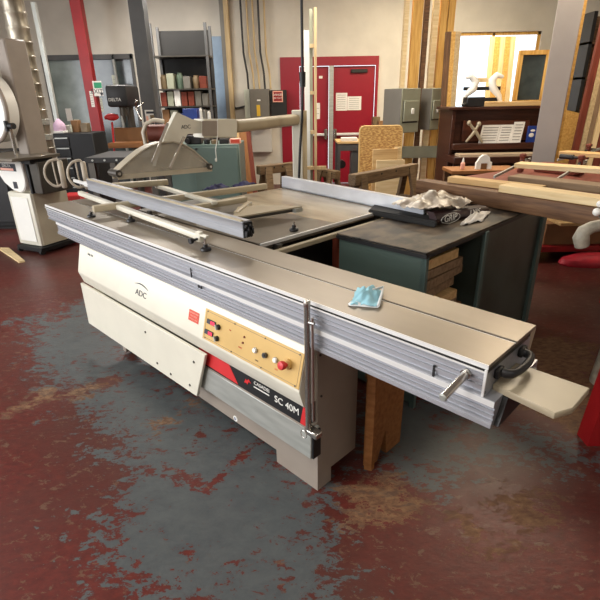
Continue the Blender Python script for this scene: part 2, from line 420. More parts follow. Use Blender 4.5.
# border line
b = B(SAW)
for (u0, sa, u1, sb) in ((ut + .012, s0 + .05, ub - .012, s0 + .05), (ut + .012, s1 - .05, ub - .012, s1 - .05), (ut + .012, s0 + .05, ut + .012, s1 - .05), (ub - .012, s0 + .05, ub - .012, s1 - .05)):
    b.tube([onf(u0, sa) + fn * .004, onf(u1, sb) + fn * .004], .0008, 6)
for k in range(4):
    for s_ in (s0 + .045, s1 - .045):
        p = onf(ut + .02 + (ub - ut - .04) * k / 3, s_) + fn * .004; b.cyl(p, p + fn * .002, .0035, seg=10)
part('border_line', b, 'dsteel', GOLD)
def disc(name, px, py, r, h, m, r2=None, off=.004, parent=GOLD, label=None):
    p = face(px, py, off); return part(name, B(SAW).cyl(p, p + fn * h, r, r2, seg=24), m, parent, label)
def rect(name, px, py, w, hh, th, m, off=.004, parent=GOLD, label=None):
    p = face(px, py, off); F = facing(p, fx, fy)
    bb = B(SAW @ F); bb.box((0, 0, th / 2), (w, hh, th), bev=th * .2); return part(name, bb, m, parent, label)
for px, py, kx, ky in ((212.5, 322.5, 219.5, 327), (210, 332.6, 218, 338.5)):
    d = rect('display', px, py, .062, .021, .006, 'ink'); 
    p = face(px, py, .0105); bb = B(SAW @ facing(p, fx, fy)); bb.box((.014, 0, 0), (.03, .015, .001)); part('digit_window', bb, 'redled', d, 'glowing red digits')
    k = disc('selector_knob', kx, ky, .013, .012, 'black', .011)
    p = face(kx, ky, .016); bb = B(SAW @ facing(p, fx, fy)); bb.box((0, 0, .003), (.006, .024, .008), rot=Matrix.Rotation(.6, 3, 'Z')); part('knob_pointer', bb, 'steel', k)
for px, py in ((245.3, 337), (243.7, 342.7)): disc('indicator_lamp', px, py, .0045, .004, 'redwood')
for px, py, m in ((256.5, 350, 'white'), (276.8, 359.8, 'white')):
    r_ = disc('push_button', px, py, .0125, .006, 'chrome'); p = face(px, py, .008); part('button_cap', B(SAW).cyl(p, p + fn * .008, .0095, .009, seg=24), m, r_, 'white button cap')
r_ = disc('key_switch', 266.5, 355, .0115, .012, 'dsteel'); p = face(266.5, 355, .016); part('switch_cap', B(SAW).cyl(p, p + fn * .003, .007, seg=20), 'black', r_)
es = disc('emergency_stop', 289, 364, .021, .012, 'gold'); p = face(289, 364, .012)
part('stop_button', B(SAW).lathe(p, [(.008, 0), (.009, .014), (.0165, .018), (.018, .03), (.015, .036), (.004, .038)], M=facing((0, 0, 0), fx, fy)), 'redbright', es, 'red mushroom stop button')
for px, py, s_, z_ in ((241, 347.5, 'HOLZ', .009), (257.5, 360.5, 'START', .007), (277, 369.5, 'STOP', .007), (231, 330, 'mm', .008)):
    text('panel_lettering', s_, z_, facem(face(px, py, .0045)), 'orange' if s_ != 'START' else 'dsteel', GOLD)
# logo, model text and sticker on the housing
lf = facem(face(141, 294, .001))
text('logo_letters', 'ADC', .045, lf, 'ink', HOUS, xs=1.25)
b = B(lf); arc = []
for i in range(15):
    t = i / 14; arc.append((-.075 + .15 * t, .03 + .022 * math.sin(PI * (t * .75 + .18)), .0005))
b.tube(arc, [.0006 + .0028 * math.sin(PI * i / 14) for i in range(15)], 6); part('logo_arc', b, 'ink', HOUS)
text('model_lettering', 'Roby 361', .02, facem(face(90.5, 255, .001)), 'ink', HOUS)
p = face(194, 316.5, .0); F = facing(p, fx, fy)
st = B(SAW @ F); st.box((0, 0, .001), (.082, .052, .002)); st = part('warning_sticker', st, 'orange', HOUS, 'orange red warning sticker')
for k, (t_, z_) in enumerate((('DANGER HIGH', .0115), ('VOLTAGE', .0115), ('DO NOT OPEN', .0095))):
    text('sticker_lettering', t_, z_, SAW @ F @ Matrix.Translation((0, .015 - k * .015, .0022)), 'pinkish', st)
# lower white panel with slanted end
b = B(SAW); b.prism([(-3.12, 1.062, .155), (-1.815, 1.062, .168), (-1.70, 1.062, .452), (-3.12, 1.062, .452)], (0, .018, 0))
bmesh.ops.bevel(b.bm, geom=b.bm.edges[:], offset=.003, segments=1, affect='EDGES')
LP = part('lower_cover', b, 'cream', T)
part('cover_stay', B(SAW).span((-3.0, 1.08, .2), (-2.83, 1.3, .44)), 'cream2', T)
for px, py in ((145.5, 332), (194, 362), (157.5, 363), (171, 374), (190, 385)):
    p = sv(px, py, 1.062); part('cover_screw', B(SAW).cyl(p, p + Vector((0, -.004, 0)), .007, .006, seg=12), 'dsteel', LP)
# name strip
b = B(SAW); b.span((-1.80, 1.095, .359), (-1.072, V0 + .01, .458)); NS = part('name_strip', b, 'blackpaint', T, 'black name strip with red end and white lettering')
b = B(SAW); b.prism([(-1.795, 1.0948, .372), (-1.50, 1.0948, .365), (-1.56, 1.0948, .45), (-1.795, 1.0948, .45)], (0, -.0015, 0)); part('red_field', b, 'redbright', NS)
b = B(SAW); b.prism([(-1.105, 1.0948, .36), (-1.073, 1.0948, .36), (-1.073, 1.0948, .45), (-1.085, 1.0948, .45)], (0, -.0015, 0)); part('red_field', b, 'redbright', NS)
def stripm(px, py): return SAW @ facing(sv(px, py, 1.0935), (1, 0, 0), (0, 0, 1))
text('name_lettering', 'CASADEI', .024, stripm(261.5, 387), 'white', NS, xs=1.05)
b = B(stripm(261.3, 391)); b.box((0, 0, 0), (.10, .005, .001)); part('name_underline', b, 'white', NS)
text('model_number', 'SC 40M', .045, stripm(286.5, 405.5), 'white', NS, xs=1.0)
b = B(stripm(247.5, 381.5) @ Matrix.Diagonal((.8, .8, 1, 1))); b.prism([(-.03, -.018, 0), (-.008, -.012, 0), (-.004, -.022, 0), (.012, .004, 0), (.03, .0, 0), (.012, .02, 0), (-.006, .004, 0), (-.014, .012, 0)], (0, 0, .001)); part('name_emblem', b, 'redbright', NS)
# ledge and galvanised bar
part('ledge', B(SAW).span((-1.80, 1.093, .3505), (-1.06, V0 + .01, .3585)), 'greybase', T)
BAR = part('lower_rail', B(SAW).span((-1.83, 1.092, .212), (-1.045, V0 - .002, .35), bev=.003), 'steel', T)
part('rail_end_cap', B(SAW).span((-1.045, 1.096, .216), (-1.035, V0 - .006, .346), bev=.002), 'black', BAR)
p = sv(235.5, 418.5, V0); F = SAW @ facing(p, (1, 0, 0), (0, 0, 1))
b = B(F); b.cyl((0, 0, 0), (0, 0, .0015), .016, seg=20); lo = part('round_sticker', b, 'white', T); b = B(F); b.tube([(-.004, .009, .002), (-.006, -.004, .002), (0, -.008, .002), (.006, -.004, .002), (.006, .009, .002)], .0018, 6); part('sticker_mark', b, 'blue', lo)
# swing rod
RODU, RODV = -1.035, 1.068
ROD = part('stop_rod', B(SAW).lathe((RODU, RODV, 0), [(.011, .385), (.011, .895), (.0125, .897), (.0125, .915), (.010, .92)]).cyl((RODU + .022, RODV + .004, .43), (RODU + .022, RODV + .004, .86), .006).cyl((RODU, RODV, .84), (RODU + .03, RODV + .004, .84), .007).span((RODU - .015, RODV - .01, .36), (RODU + .05, RODV + .03, .385), bev=.004), 'chrome', T, 'polished vertical steel rod')
b = B(SAW); ring = [(RODU - .015 + .016 * math.cos(a), RODV - .01, .356 + .016 * math.sin(a)) for a in [i * PI / 6 for i in range(12)]]; b.tube(ring, .0015, 6, closed=True); part('split_ring', b, 'chrome', ROD)
# aluminium rail profile
prof = [(1.104, .876), (1.104, .872), (1.1, .870), (1.1, .862), (1.106, .861), (1.106, .854), (1.101, .853), (1.101, .846), (1.106, .845), (1.106, .838), (1.101, .837), (1.101, .83), (1.106, .829), (1.106, .822),
        (1.112, .82), (1.112, .812), (1.104, .81), (1.099, .806), (1.099, .786), (1.103, .784), (1.106, .782), (1.106, .776), (1.101, .775), (1.101, .768), (1.106, .767), (1.106, .76), (1.101, .759), (1.101, .752), (1.106, .751), (1.106, .744), (1.099, .742), (1.099, .735), (1.095, .733), (1.095, .722), (1.4, .722), (1.4, .876)]
lo_p = [p_ for p_ in prof if p_[1] < .807]; up_p = [p_ for p_ in prof if p_[1] > .805 and p_[0] < 1.3]
b = B(SAW); b.prism([(-3.45, v, z) for v, z in lo_p[:-1] + [(1.4, .722), (1.4, .806)]], (3.45 - .379, 0, 0)); b.prism([(-3.60, v, z) for v, z in up_p + [(1.4, .806), (1.4, .876)]], (3.60 - .412, 0, 0)); part('guide_rail', b, 'alu', T)
b = B(SAW); b.prism([(-3.451, v, z) for v, z in ((1.0975, .8045), (1.0975, .7875), (1.102, .7875), (1.102, .8045))], (3.45 - .3785, 0, 0)); part('scale_strip', b, 'alu_bright', T, 'light strip along the rail')
part('left_rail_end', B(SAW).span((-3.615, 1.11, .81), (-3.6, 1.39, .87), bev=.003), 'cream', T)
b = B(SAW); b.prism([(-.379, 1.115, .724), (-.379, 1.36, .724), (-.379, 1.36, .80), (-.379, 1.15, .80)], (.014, 0, 0)); part('rail_end_cap', b, 'black', T, 'black plastic rail end cap')
# sliding table: two anodised plates with a slot, and a thin carriage edge
CE = -.412
b = B(SAW); b.span((-3.62, 1.106, .888), (CE, 1.279, .9), bev=.0015); b.span((-3.62, 1.291, .888), (CE, 1.437, .9), bev=.0015)
SL = part('sliding_table', b, 'anod', T)
b = B(SAW); b.span((-3.62, 1.1045, .8875), (CE, 1.1075, .9012)); b.span((-3.62, 1.1005, .876), (CE, 1.104, .8815), bev=.001)
b.span((-3.62, 1.2782, .8985), (CE, 1.2795, .9004)); part('carriage_edge', b, 'alu_bright', SL)
b = B(SAW); b.span((-3.612, 1.107, .8765), (CE - .002, 1.43, .8875)); part('carriage_body', b, 'dark', SL)
b = B(SAW); b.span((CE - .007, 1.099, .805), (CE + .001, 1.104, .888), bev=.001);  part('end_bracket', b, 'alu_bright', SL); part('end_bracket', B(SAW).prism([(CE, 1.40, .888), (CE, 1.437, .888), (CE, 1.41, .80), (CE, 1.38, .80)], (-.03, 0, 0)), 'laminate', SL); part('end_plate', B(SAW).span((CE - .004, 1.104, .81), (CE, 1.38, .888)), 'dsteel', SL)
# end plate shelf
q = [sz(x_, y_, .823) for x_, y_ in ((488, 382), (555, 413), (573, 408), (590, 388), (525, 365.5))]
b = B(SAW); b.prism([(-.4115, q[0].y, .823), (q[1].x, q[1].y, .823), (q[2].x, q[2].y, .823), (q[3].x, q[3].y, .823), (-.4115, q[4].y, .823)], (0, 0, -.020))
bmesh.ops.bevel(b.bm, geom=b.bm.edges[:], offset=.002, segments=1, affect='EDGES'); part('end_shelf', b, 'laminate', T, 'thin beige laminate plate sticking out of the end')
# black grab handle
b = B(SAW); hp = []
for i in range(17):
    a = PI * i / 16; hp.append((CE + .004 + .042 * max(0, math.sin(a)) ** .4, 1.245 - .075 * math.cos(a), .858))
b.tube(hp, [.011 if 3 < i < 13 else .013 for i in range(17)], 12); b.box((CE + .008, 1.165, .858), (.016, .04, .03), bev=.006, seg=2); b.box((CE + .008, 1.325, .858), (.016, .04, .03), bev=.006, seg=2); part('grab_handle', b, 'black', T)
# round push handle on the rail
pa = Vector((-.466, 1.10, .858)); pb = Vector((-.470, .985, .835))
b = B(SAW); b.cyl(pa, pb, .0115, seg=24); b.cyl(pa + Vector((0, .002, 0)), pa + (pb - pa) * .06, .015, seg=20); PH = part('push_handle', b, 'chrome', T, 'round aluminium push handle')
part('handle_cap', B(SAW).cyl(pb, pb + (pb - pa) * .03, .012, .009, seg=24), 'steel', PH)
# marks and clips
for px, y0_, y1_ in ((190.3, 268, 277.5), (434, 365.5, 377)):
    a = sv(px, y0_, 1.099); c = sv(px, y1_, 1.099); part('rail_slot', B(SAW).span((a.x - .003, 1.0985, a.z), (a.x + .003, 1.103, c.z)), 'black', T)
p = sv(200, 287, 1.097); part('rail_clip', B(SAW).span((p.x - .014, 1.094, p.z - .006), (p.x - .006, 1.1, p.z + .006)).span((p.x + .006, 1.094, p.z - .006), (p.x + .014, 1.1, p.z + .006)).span((p.x - .008, 1.096, p.z - .002), (p.x + .008, 1.1, p.z + .002)), 'black', T)
# main tables
part('cast_table', B(SAW).span((-2.95, 1.455, .862), (-1.735, 2.02, .9), bev=.002), 'iron', T)
part('extension_table', B(SAW).span((-2.82, 2.02, .868), (-1.735, 2.82, .9), bev=.002), 'pale_ext', T)
part('table_support', B(SAW).span((-2.7, 2.2, .0), (-1.95, 2.75, .866)), 'dark', T)
part('side_strip', B(SAW).span((-1.733, 1.46, .882), (-1.722, 2.9, .9), bev=.001), 'alu_bright', T, 'pale strip along the table edge')
sr_ = part('side_rail', B(SAW).span((-1.70, 1.47, .835), (-1.672, 2.9, .862), bev=.004), 'tubebeige', T)
part('rail_bracket', B(SAW).span((-1.735, 1.55, .84), (-1.70, 1.58, .88)), 'dsteel', T); part('rail_bracket', B(SAW).span((-1.735, 2.4, .84), (-1.70, 2.43, .88)), 'dsteel', T)
# rip fence
FL, FR = Vector((-2.82, 2.64, .901)), Vector((-1.43, 2.47, .901))
F, L_ = stick_frame(FL, FR)
b = B(SAW @ F); b.span((0, -.004, 0), (L_, .012, .088), bev=.002); b.span((0, -.004, 0), (L_, .05, .012), bev=.002); b.span((0, .01, .07), (L_, .04, .088), bev=.002); part('rip_fence', b, 'fenceal', T)

# ================================================================== CROSSCUT FRAME LYING ON THE TABLE
CF = thing('crosscut_outrigger', 'beige tube crosscut frame lying on the saw table under the long fence', 'saw frame', (-2.5, 1.7, .9), SAW)
def tubeb(name, p0, p1, w, h, m, lab=None):
    F, L = stick_frame(p0, p1); b = B(SAW @ F); b.box((L / 2, 0, 0), (L, w, h), bev=.006, seg=2); return part(name, b, m, CF, lab)
ZF = .955
tA = (sz(93, 209, ZF), sz(266, 186, ZF)); tubeb('cross_tube', tA[0], tA[1], .045, .04, 'tubebeige')
wA = (sz(80, 193, .95), sz(199, 236, .95)); tubeb('long_bar', wA[0], wA[1], .035, .03, 'cream', 'white painted bar')
tubeb('cross_tube', sz(186, 209, ZF), sz(246, 199, ZF), .045, .035, 'tubebeige')
tubeb('cross_tube', sz(112, 186, 1.0), sz(168, 182, 1.0), .05, .04, 'tubebeige')
tubeb('long_bar', sz(157, 186, .97), sz(215, 203, .97), .04, .025, 'cream', 'white painted bar')
tubeb('diagonal_brace', sz(236, 214, .96), sz(250, 203, .96), .03, .03, 'tubebeige')
tr = [sz(232, 219, .957), sz(302, 207.5, .957), sz(262, 206, .957), sz(238, 208, .957)]
b = B(SAW); b.prism([(p.x, p.y, .957) for p in tr], (0, 0, .008)); part('mitre_plate', b, 'laminate', CF)
b = B(SAW); b.span((tr[1].x - .03, tr[1].y - .06, .935), (tr[1].x + .005, tr[1].y, .957)); part('mitre_bracket', b, 'steel', CF)
tubeb('corner_tube', sz(232, 220, .945), sz(302, 209, .945), .012, .018, 'dsteel')
# adjustable feet
def foot(px, py, zt, nm='levelling_foot'):
    p = sz(px, py, .9); p.z = 0
    b = B(SAW); b.cyl(p + Vector((0, 0, .91)), p + Vector((0, 0, zt)), .0055, seg=12)
    f_ = part(nm, b, 'chrome', CF); part('foot_knob', B(SAW).lathe(p, [(.024, .9), (.026, .904), (.024, .912), (.012, .918), (.01, .93)]), 'black', f_); return p
foot(131, 221.5, .945); foot(91.5, 217, .94)
p = foot(206, 250.5, .96); foot(294, 230.5, .95)
b = B(SAW); b.span((p.x - .06, p.y - .012, .935), (p.x - .025, p.y + .012, .985), bev=.003); b.span((p.x - .03, p.y - .01, .965), (p.x + .022, p.y + .01, .975), bev=.002); cb = part('clamp_block', b, 'cream', CF)
part('clamp_knob', B(SAW).cyl((p.x - .045, p.y - .012, .95), (p.x - .045, p.y - .05, .948), .006).cyl((p.x - .045, p.y - .04, .948), (p.x - .045, p.y - .055, .948), .014, seg=16), 'black', cb)
p = sz(150, 213, .95); part('bar_bracket', B(SAW).span((p.x - .012, p.y - .012, .93), (p.x + .018, p.y + .005, .965)), 'dsteel', CF)

# fence extrusion
FE = thing('crosscut_fence', 'long silver aluminium crosscut fence with two hoop shaped stops lying across the saw', 'saw fence', (-2.6, 1.4, .95), SAW)
F0, F1 = Vector((-3.56, 1.40, .968)), Vector((-1.675, 1.315, .968))
F, L_ = stick_frame(F0, F1)
b = B(SAW @ F); b.prism([(0, y, z) for y, z in ((0, 0), (.05, 0), (.05, .068), (.045, .072), (.045, .078), (.0, .078), (-.002, .073), (0, .07), (0, .04), (.003, .039), (.003, .036), (0, .035))], (L_, 0, 0)); part('fence_profile', b, 'alu', FE)
b = B(SAW @ F); b.span((.03, -.004, .074), (L_ - .004, .012, .083), bev=.002); part('scale_strip', b, 'tubebeige', FE)
b = B(SAW @ F)
b.span((L_, .001, .002), (L_ + .008, .05, .072))
for k in range(4): b.box((L_ + .015, .008 + .012 * k, .02 + .012 * (k % 2)), (.02, .008, .03), bev=.003)
for k in range(4): b.box((L_ + .013, .008 + .012 * k, .055 - .01 * (k % 2)), (.018, .009, .016), bev=.003)
part('fence_end_cap', b, 'black', FE)
def stop_hoop(o, s):
    hp = [(0, 0, 0), (0, -.02 * s, .05 * s), (.0, -.005 * s, .10 * s), (0, .03 * s, .128 * s), (0, .06 * s, .13 * s), (0, .075 * s, .12 * s), (0, .075 * s, .06 * s), (0, .07 * s, -.01 * s), (0, .03 * s, -.015 * s)]
    return hp
for (px, py) in ((73, 182), (50, 181)):
    o = sz(px, py, .985 if px > 60 else .99)
    F_, _ = stick_frame(o, o + Vector((1, 0, 0)))
    R = Matrix.Rotation(math.radians(-20), 4, 'Z')
    b = B(SAW @ Matrix.Translation(o - Vector((0, 0, .02))) @ R @ Matrix.Diagonal((1, 1, 1.25, 1)))
    # smooth the hoop
    hp = [Vector(q) for q in [(0, 0, 0), (0, -.025, .04), (0, -.02, .09), (0, .015, .13), (0, .06, .142), (0, .085, .135), (0, .095, .07), (0, .09, .0), (0, .04, -.02)]]
    sm = []
    for i in range(len(hp)):
        p0, p1, p2, p3 = hp[i - 1], hp[i], hp[(i + 1) % len(hp)], hp[(i + 2) % len(hp)]
        for t in (0, .33, .66): sm.append(.5 * ((2 * p1) + (-p0 + p2) * t + (2 * p0 - 5 * p1 + 4 * p2 - p3) * t * t + (-p0 + 3 * p1 - 3 * p2 + p3) * t ** 3))
    b.tube(sm, .0085, 8, closed=True); b.tube([(0, .05, -.02), (0, .045, .06), (0, .045, .14)], .006, 8)
    b.box((0, .095, .05), (.035, .04, .17), bev=.008)
    hs = part('flip_stop', b, 'casting2', FE, 'grey metal hoop shaped flip stop')
b = B(SAW @ F); b.span((-.10, .01, .012), (0.0, .05, .05), bev=.003); part('stop_slide', b, 'alu_bright', FE)
b = B(SAW @ F); b.span((-.34, .015, .018), (-.10, .035, .04), bev=.003); part('stop_bar', b, 'alu_bright', FE)

# ================================================================== BLADE GUARD ON ITS OVERHEAD ARM
G = thing('blade_guard', 'overhead smoked plastic blade guard swung aside on a cream arm and post behind the saw', 'blade guard', (pz(302, 235, 0).x, pz(302, 235, 0).y, 0))
GU = -2.95
g = lambda x, y, du=0: hit(x, y, (GU + du, 0, 0), (1, 0, 0))
out = [(113, 173), (121, 165), (130, 157), (139, 150), (148, 145), (158, 142), (170, 141), (181, 144), (191, 150), (200, 158), (209, 166)]
low = [(207, 170), (160, 174), (117, 178)]
b = B(SAW); pts = [g(*q) for q in out + low]
for du in (-.03, .03):
    b.prism([p + Vector((du - .002, 0, 0)) for p in pts], (.004, 0, 0))
b2 = b; GP = part('guard_shell', b2, 'guard', G, 'smoked translucent guard sides')
b = B(SAW); n_ = len(out)
for i in range(n_ - 1):
    p, q = g(*out[i]), g(*out[i + 1]); 
    b.hexa([p + Vector((-.04, 0, -.006)), p + Vector((.04, 0, -.006)), q + Vector((.04, 0, -.006)), q + Vector((-.04, 0, -.006)), p + Vector((-.04, 0, .002)), p + Vector((.04, 0, .002)), q + Vector((.04, 0, .002)), q + Vector((-.04, 0, .002))])
part('guard_rim', b, 'guardframe', G)
b = B(SAW); p, q = g(115, 176), g(209, 168)
for du in (-.038, .034):
    b.hexa([p + Vector((du, 0, -.02)), p + Vector((du + .004, 0, -.02)), q + Vector((du + .004, 0, -.02)), q + Vector((du, 0, -.02)), p + Vector((du, 0, .01)), p + Vector((du + .004, 0, .01)), q + Vector((du + .004, 0, .01)), q + Vector((du, 0, .01))])
part('guard_skirt', b, 'guardframe', G)
for (px, py) in ((115, 173), (206, 166)):
    p = g(px, py); w_ = part('guard_roller', B(SAW).cyl(p + Vector((-.055, 0, 0)), p + Vector((.055, 0, 0)), .022, seg=20), 'dsteel', G)
    part('roller_hub', B(SAW).cyl(p + Vector((.055, 0, 0)), p + Vector((.062, 0, 0)), .01, seg=14), 'chrome', w_)
for (a_, c_) in (((152, 163), (168, 123)), ((170, 168), (184, 137))):
    F, L = stick_frame(g(*a_, .06), g(*c_, .06), (1, 0, 0)); part('guard_stay', B(SAW @ F).box((L / 2, 0, 0), (L, .018, .008), bev=.002), 'chrome', G)
# cream neck plate
nk = [g(*q, .0) for q in ((171, 120), (175, 112), (190, 119), (200, 121.5), (200, 133), (186, 134), (180, 146), (166, 168), (154, 166), (163, 136))]
b = B(SAW); b.prism([p + Vector((-.02, 0, 0)) for p in nk], (.04, 0, 0)); NKP = part('guard_neck', b, 'cream', G)
text('neck_logo', 'ADC', .035, SAW @ facing(g(186, 127, .021), (0, 1, 0), (0, 0, 1)), 'ink', NKP)
# box and tube arm
bx = [g(200, 119), g(234, 119), g(234, 137.5), g(200, 137.5)]
b = B(SAW); b.prism([p + Vector((-.09, 0, 0)) for p in bx], (.13, 0, 0)); bmesh.ops.bevel(b.bm, geom=b.bm.edges[:], offset=.006, segments=2, affect='EDGES'); BX = part('arm_box', b, 'cream', G)
c0 = g(202, 121, .042); c1 = g(217, 121, .042); c2 = g(217, 136, .042); c3 = g(202, 136, .042)
b = B(SAW); b.prism([c0, c1, c2, c3], (.003, 0, 0)); part('box_plate', b, 'greybase', BX, 'beige grey cover plate')
c0 = g(217.4, 119, .043); c2 = g(217.4, 137, .043); b = B(SAW); b.cyl(c0, c2, .004, seg=8); b.tube([c2, g(215.5, 150, .043), g(216.5, 160, .043)], .003, 8); b.ball(g(216, 160, .043), .008, (1, 1, 1.6)); part('pull_cord', b, 'white', BX)
# post stands behind the extension table
pb_ = pd(297, 118, 4.45)
b = B(); b.span((pb_.x - .045, 4.40, 0), (pb_.x + .045, 4.52, pd(302, 110, 4.45).z), bev=.006); POST = part('post', b, 'cream', G); part('post_side', B().span((pb_.x + .0455, 4.41, .01), (pb_.x + .085, 4.51, pd(302, 110, 4.45).z - .005)), 'studwood', G, 'brown right face of the post')  # brown piece stands for the post's own right face
a0 = SAW @ g(233, 126.5, -.03); a1 = pd(297, 119.5, 4.45)
F, L = stick_frame(a0, a1); b = B(F); b.box((L / 2, 0, 0), (L, .095, .09), bev=.028, seg=3); part('arm_tube', b, 'tubebeige', G)

# ================================================================== THINGS ON AND ROUND THE SAW
# face mask
mk = B(SAW); c0 = sz(364, 300, .9)
def crumple(bb, o, ex, ey, nx, ny, amp, seed, thick=.003):
    rows = []
    for j in range(ny + 1):
        r = []
        for i in range(nx + 1):
            u, v = i / nx, j / ny
            e = math.sin(PI * min(1, max(0, u))) * math.sin(PI * min(1, max(0, v)))
            h_ = amp * (.25 + .75 * e) * (.55 + .9 * noise.noise(Vector((u * 4 + seed, v * 4, seed)))) + amp * .25 * abs(noise.noise(Vector((u * 11, v * 11, seed))))
            r.append(Vector(o) + Vector(ex) * (u + .06 * noise.noise(Vector((u * 3, v * 5, seed + 3)))) + Vector(ey) * (v + .06 * noise.noise(Vector((u * 5, v * 3, seed + 8)))) + Vector((0, 0, max(.002, h_))))
        rows.append(r)
    top = [[bb.bm.verts.new(p) for p in r] for r in rows]; bot = [[bb.bm.verts.new(Vector((p.x, p.y, max(o[2] + .0005, p.z - thick)))) for p in r] for r in rows]
    for j in range(ny):
        for i in range(nx):
            bb.bm.faces.new((top[j][i], top[j][i + 1], top[j + 1][i + 1], top[j + 1][i])); bb.bm.faces.new((bot[j][i], bot[j + 1][i], bot[j + 1][i + 1], bot[j][i + 1]))
    for i in range(nx):
        bb.bm.faces.new((top[0][i + 1], top[0][i], bot[0][i], bot[0][i + 1])); bb.bm.faces.new((top[ny][i], top[ny][i + 1], bot[ny][i + 1], bot[ny][i]))
    for j in range(ny):
        bb.bm.faces.new((top[j][0], top[j + 1][0], bot[j + 1][0], bot[j][0])); bb.bm.faces.new((top[j + 1][nx], top[j][nx], bot[j][nx], bot[j + 1][nx]))
MK = thing('face_mask', 'crumpled light blue disposable face mask lying on the sliding table', 'face mask', (c0.x, c0.y, .901), SAW)
pA, pB_, pC = sz(350, 306, .901), sz(378, 308, .901), sz(357, 290, .901)
crumple(mk, (pA.x, pA.y, .901), (pB_.x - pA.x, pB_.y - pA.y, 0), (pC.x - pA.x, pC.y - pA.y, 0), 14, 12, .05, 3.1); part('mask_body', mk, 'maskblue', MK, smooth=70)
mk = B(SAW); crumple(mk, (pA.x - .004, pA.y - .004, .9012), ((pB_.x - pA.x) * 1.08, (pB_.y - pA.y) * 1.08, 0), ((pC.x - pA.x) * .25, (pC.y - pA.y) * .25, 0), 12, 3, .02, 9.7); part('mask_edge', mk, 'maskwhite', MK, smooth=70)
e0, e1 = sz(378, 308, .903), sz(383, 291, .903); mk = B(SAW); mk.tube([e0 + Vector((0, 0, .008)), (e0 + e1) / 2 + Vector((0.004, 0, .022)), e1 + Vector((0, 0, .016)), sz(372, 290, .93)], .005, 8); part('ear_loop', mk, 'maskwhite', MK)
# wooden stand under the right end of the slider
WS = thing('wooden_support', 'orange brown plank stand on the floor under the sliding table', 'support', (-.98, 1.6, 0), SAW)
F_ = SAW
b = B(F_); b.prism([(-.995, 1.385, 0.0), (-.965, 1.40, 0.0), (-.965, 1.40, .715), (-.995, 1.385, .715)], (0, .022, 0)); 
part('front_board', b, 'oak', WS)
b = B(F_)
sb_ = [su(x_, y_, -.985) for x_, y_ in ((364, 466), (377, 463), (385.5, 430), (386.5, 446), (400, 438))]
for q_ in (sb_[0], sb_[1], sb_[4]): q_.z = max(0, min(q_.z, .03))
b.prism([(-.985, 1.405, 0), (-.985, sb_[1].y, 0), (-.985, sb_[2].y, sb_[2].z), (-.985, sb_[3].y, 0), (-.985, sb_[4].y, 0), (-.985, sb_[4].y + .01, .715), (-.985, 1.405, .715)], (-.03, 0, 0)); part('side_board', b, 'oak', WS)
b = B(F_); b.span((-1.035, 1.42, .45), (-.99, 1.66, .56)); b.span((-1.03, 1.44, .56), (-1.01, 1.66, .70)); part('cross_block', b, 'dwood', WS)
p = sz(329, 262, .7); beam('upright_plank', (p.x, p.y + .1, 0), (p.x, p.y + .1, .84), .1, .03, 'redwood', 'reddish upright plank standing in the gap between saw and black-topped table', 'plank', up=(0, 1, 0), fr=SAW)

# green steel table with black top
GT = thing('steel_table', 'green steel table with worn black top and open shelf, beside the saw', 'table', (-1.35, 2.5, 0), SAW)
TU0, TU1, TV0, TV1, TZ = -1.63, -1.08, 1.92, 3.08, .88
b = B(SAW); b.span((TU0, TV0, TZ - .018), (TU1, TV1 + .45, TZ), bev=.002); part('table_top', b, 'blacktop', GT)
b = B(SAW); b.span((TU0, TV0 - .003, TZ - .03), (TU1 + .003, TV0 + .01, TZ - .012)); b.span((TU1 - .006, TV0, TZ - .03), (TU1 + .003, TV1 + .45, TZ - .012)); part('edge_strip', b, 'black', GT)
b = B(SAW); b.tube([(TU0 + .02, TV0 - .008, TZ - .006)] + [(TU0 + .02 + (TU1 - TU0 - .02) * k / 30, TV0 - .006 + .003 * random.random(), TZ - .008 + .008 * random.random()) for k in range(31)], .004, 6); part('ragged_edge', b, 'rubber', GT)
fp = part('front_panel', B(SAW).span((TU0 + .01, TV0 + .01, .03), (TU1 - .005, TV0 + .03, TZ - .02), bev=.002), 'greenc', GT)
part('corner_post', B(SAW).span((TU1 - .03, TV0 + .01, 0), (TU1 - .002, TV0 + .035, TZ - .02)), 'greenl', GT)
part('middle_panel', B(SAW).span((TU0 + .02, 2.54, .03), (TU1 - .01, 2.56, TZ - .02)), 'greend', GT)
part('back_panel', B(SAW).span((TU0 + .01, TV0 + .03, .03), (TU0 + .025, 3.48, TZ - .02)), 'greend', GT)
part('shelf', B(SAW).span((TU0 + .03, TV0 + .035, .38), (TU1 - .03, 2.54, .40)), 'dsteel', GT)
part('end_panel', B(SAW).span((TU1 - .022, 2.56, .02), (TU1 - .002, 3.40, TZ - .02), bev=.002), 'greend', GT, 'dark green glossy side panel')
part('panel_frame', B(SAW).span((TU1 - .01, 2.53, 0), (TU1 + .012, 2.57, TZ - .02), bev=.003), 'greenl', GT, 'light teal edge')
part('panel_frame', B(SAW).span((TU1 - .01, 3.40, 0), (TU1 + .018, 3.47, TZ - .02), bev=.003), 'greenl', GT, 'light teal edge')
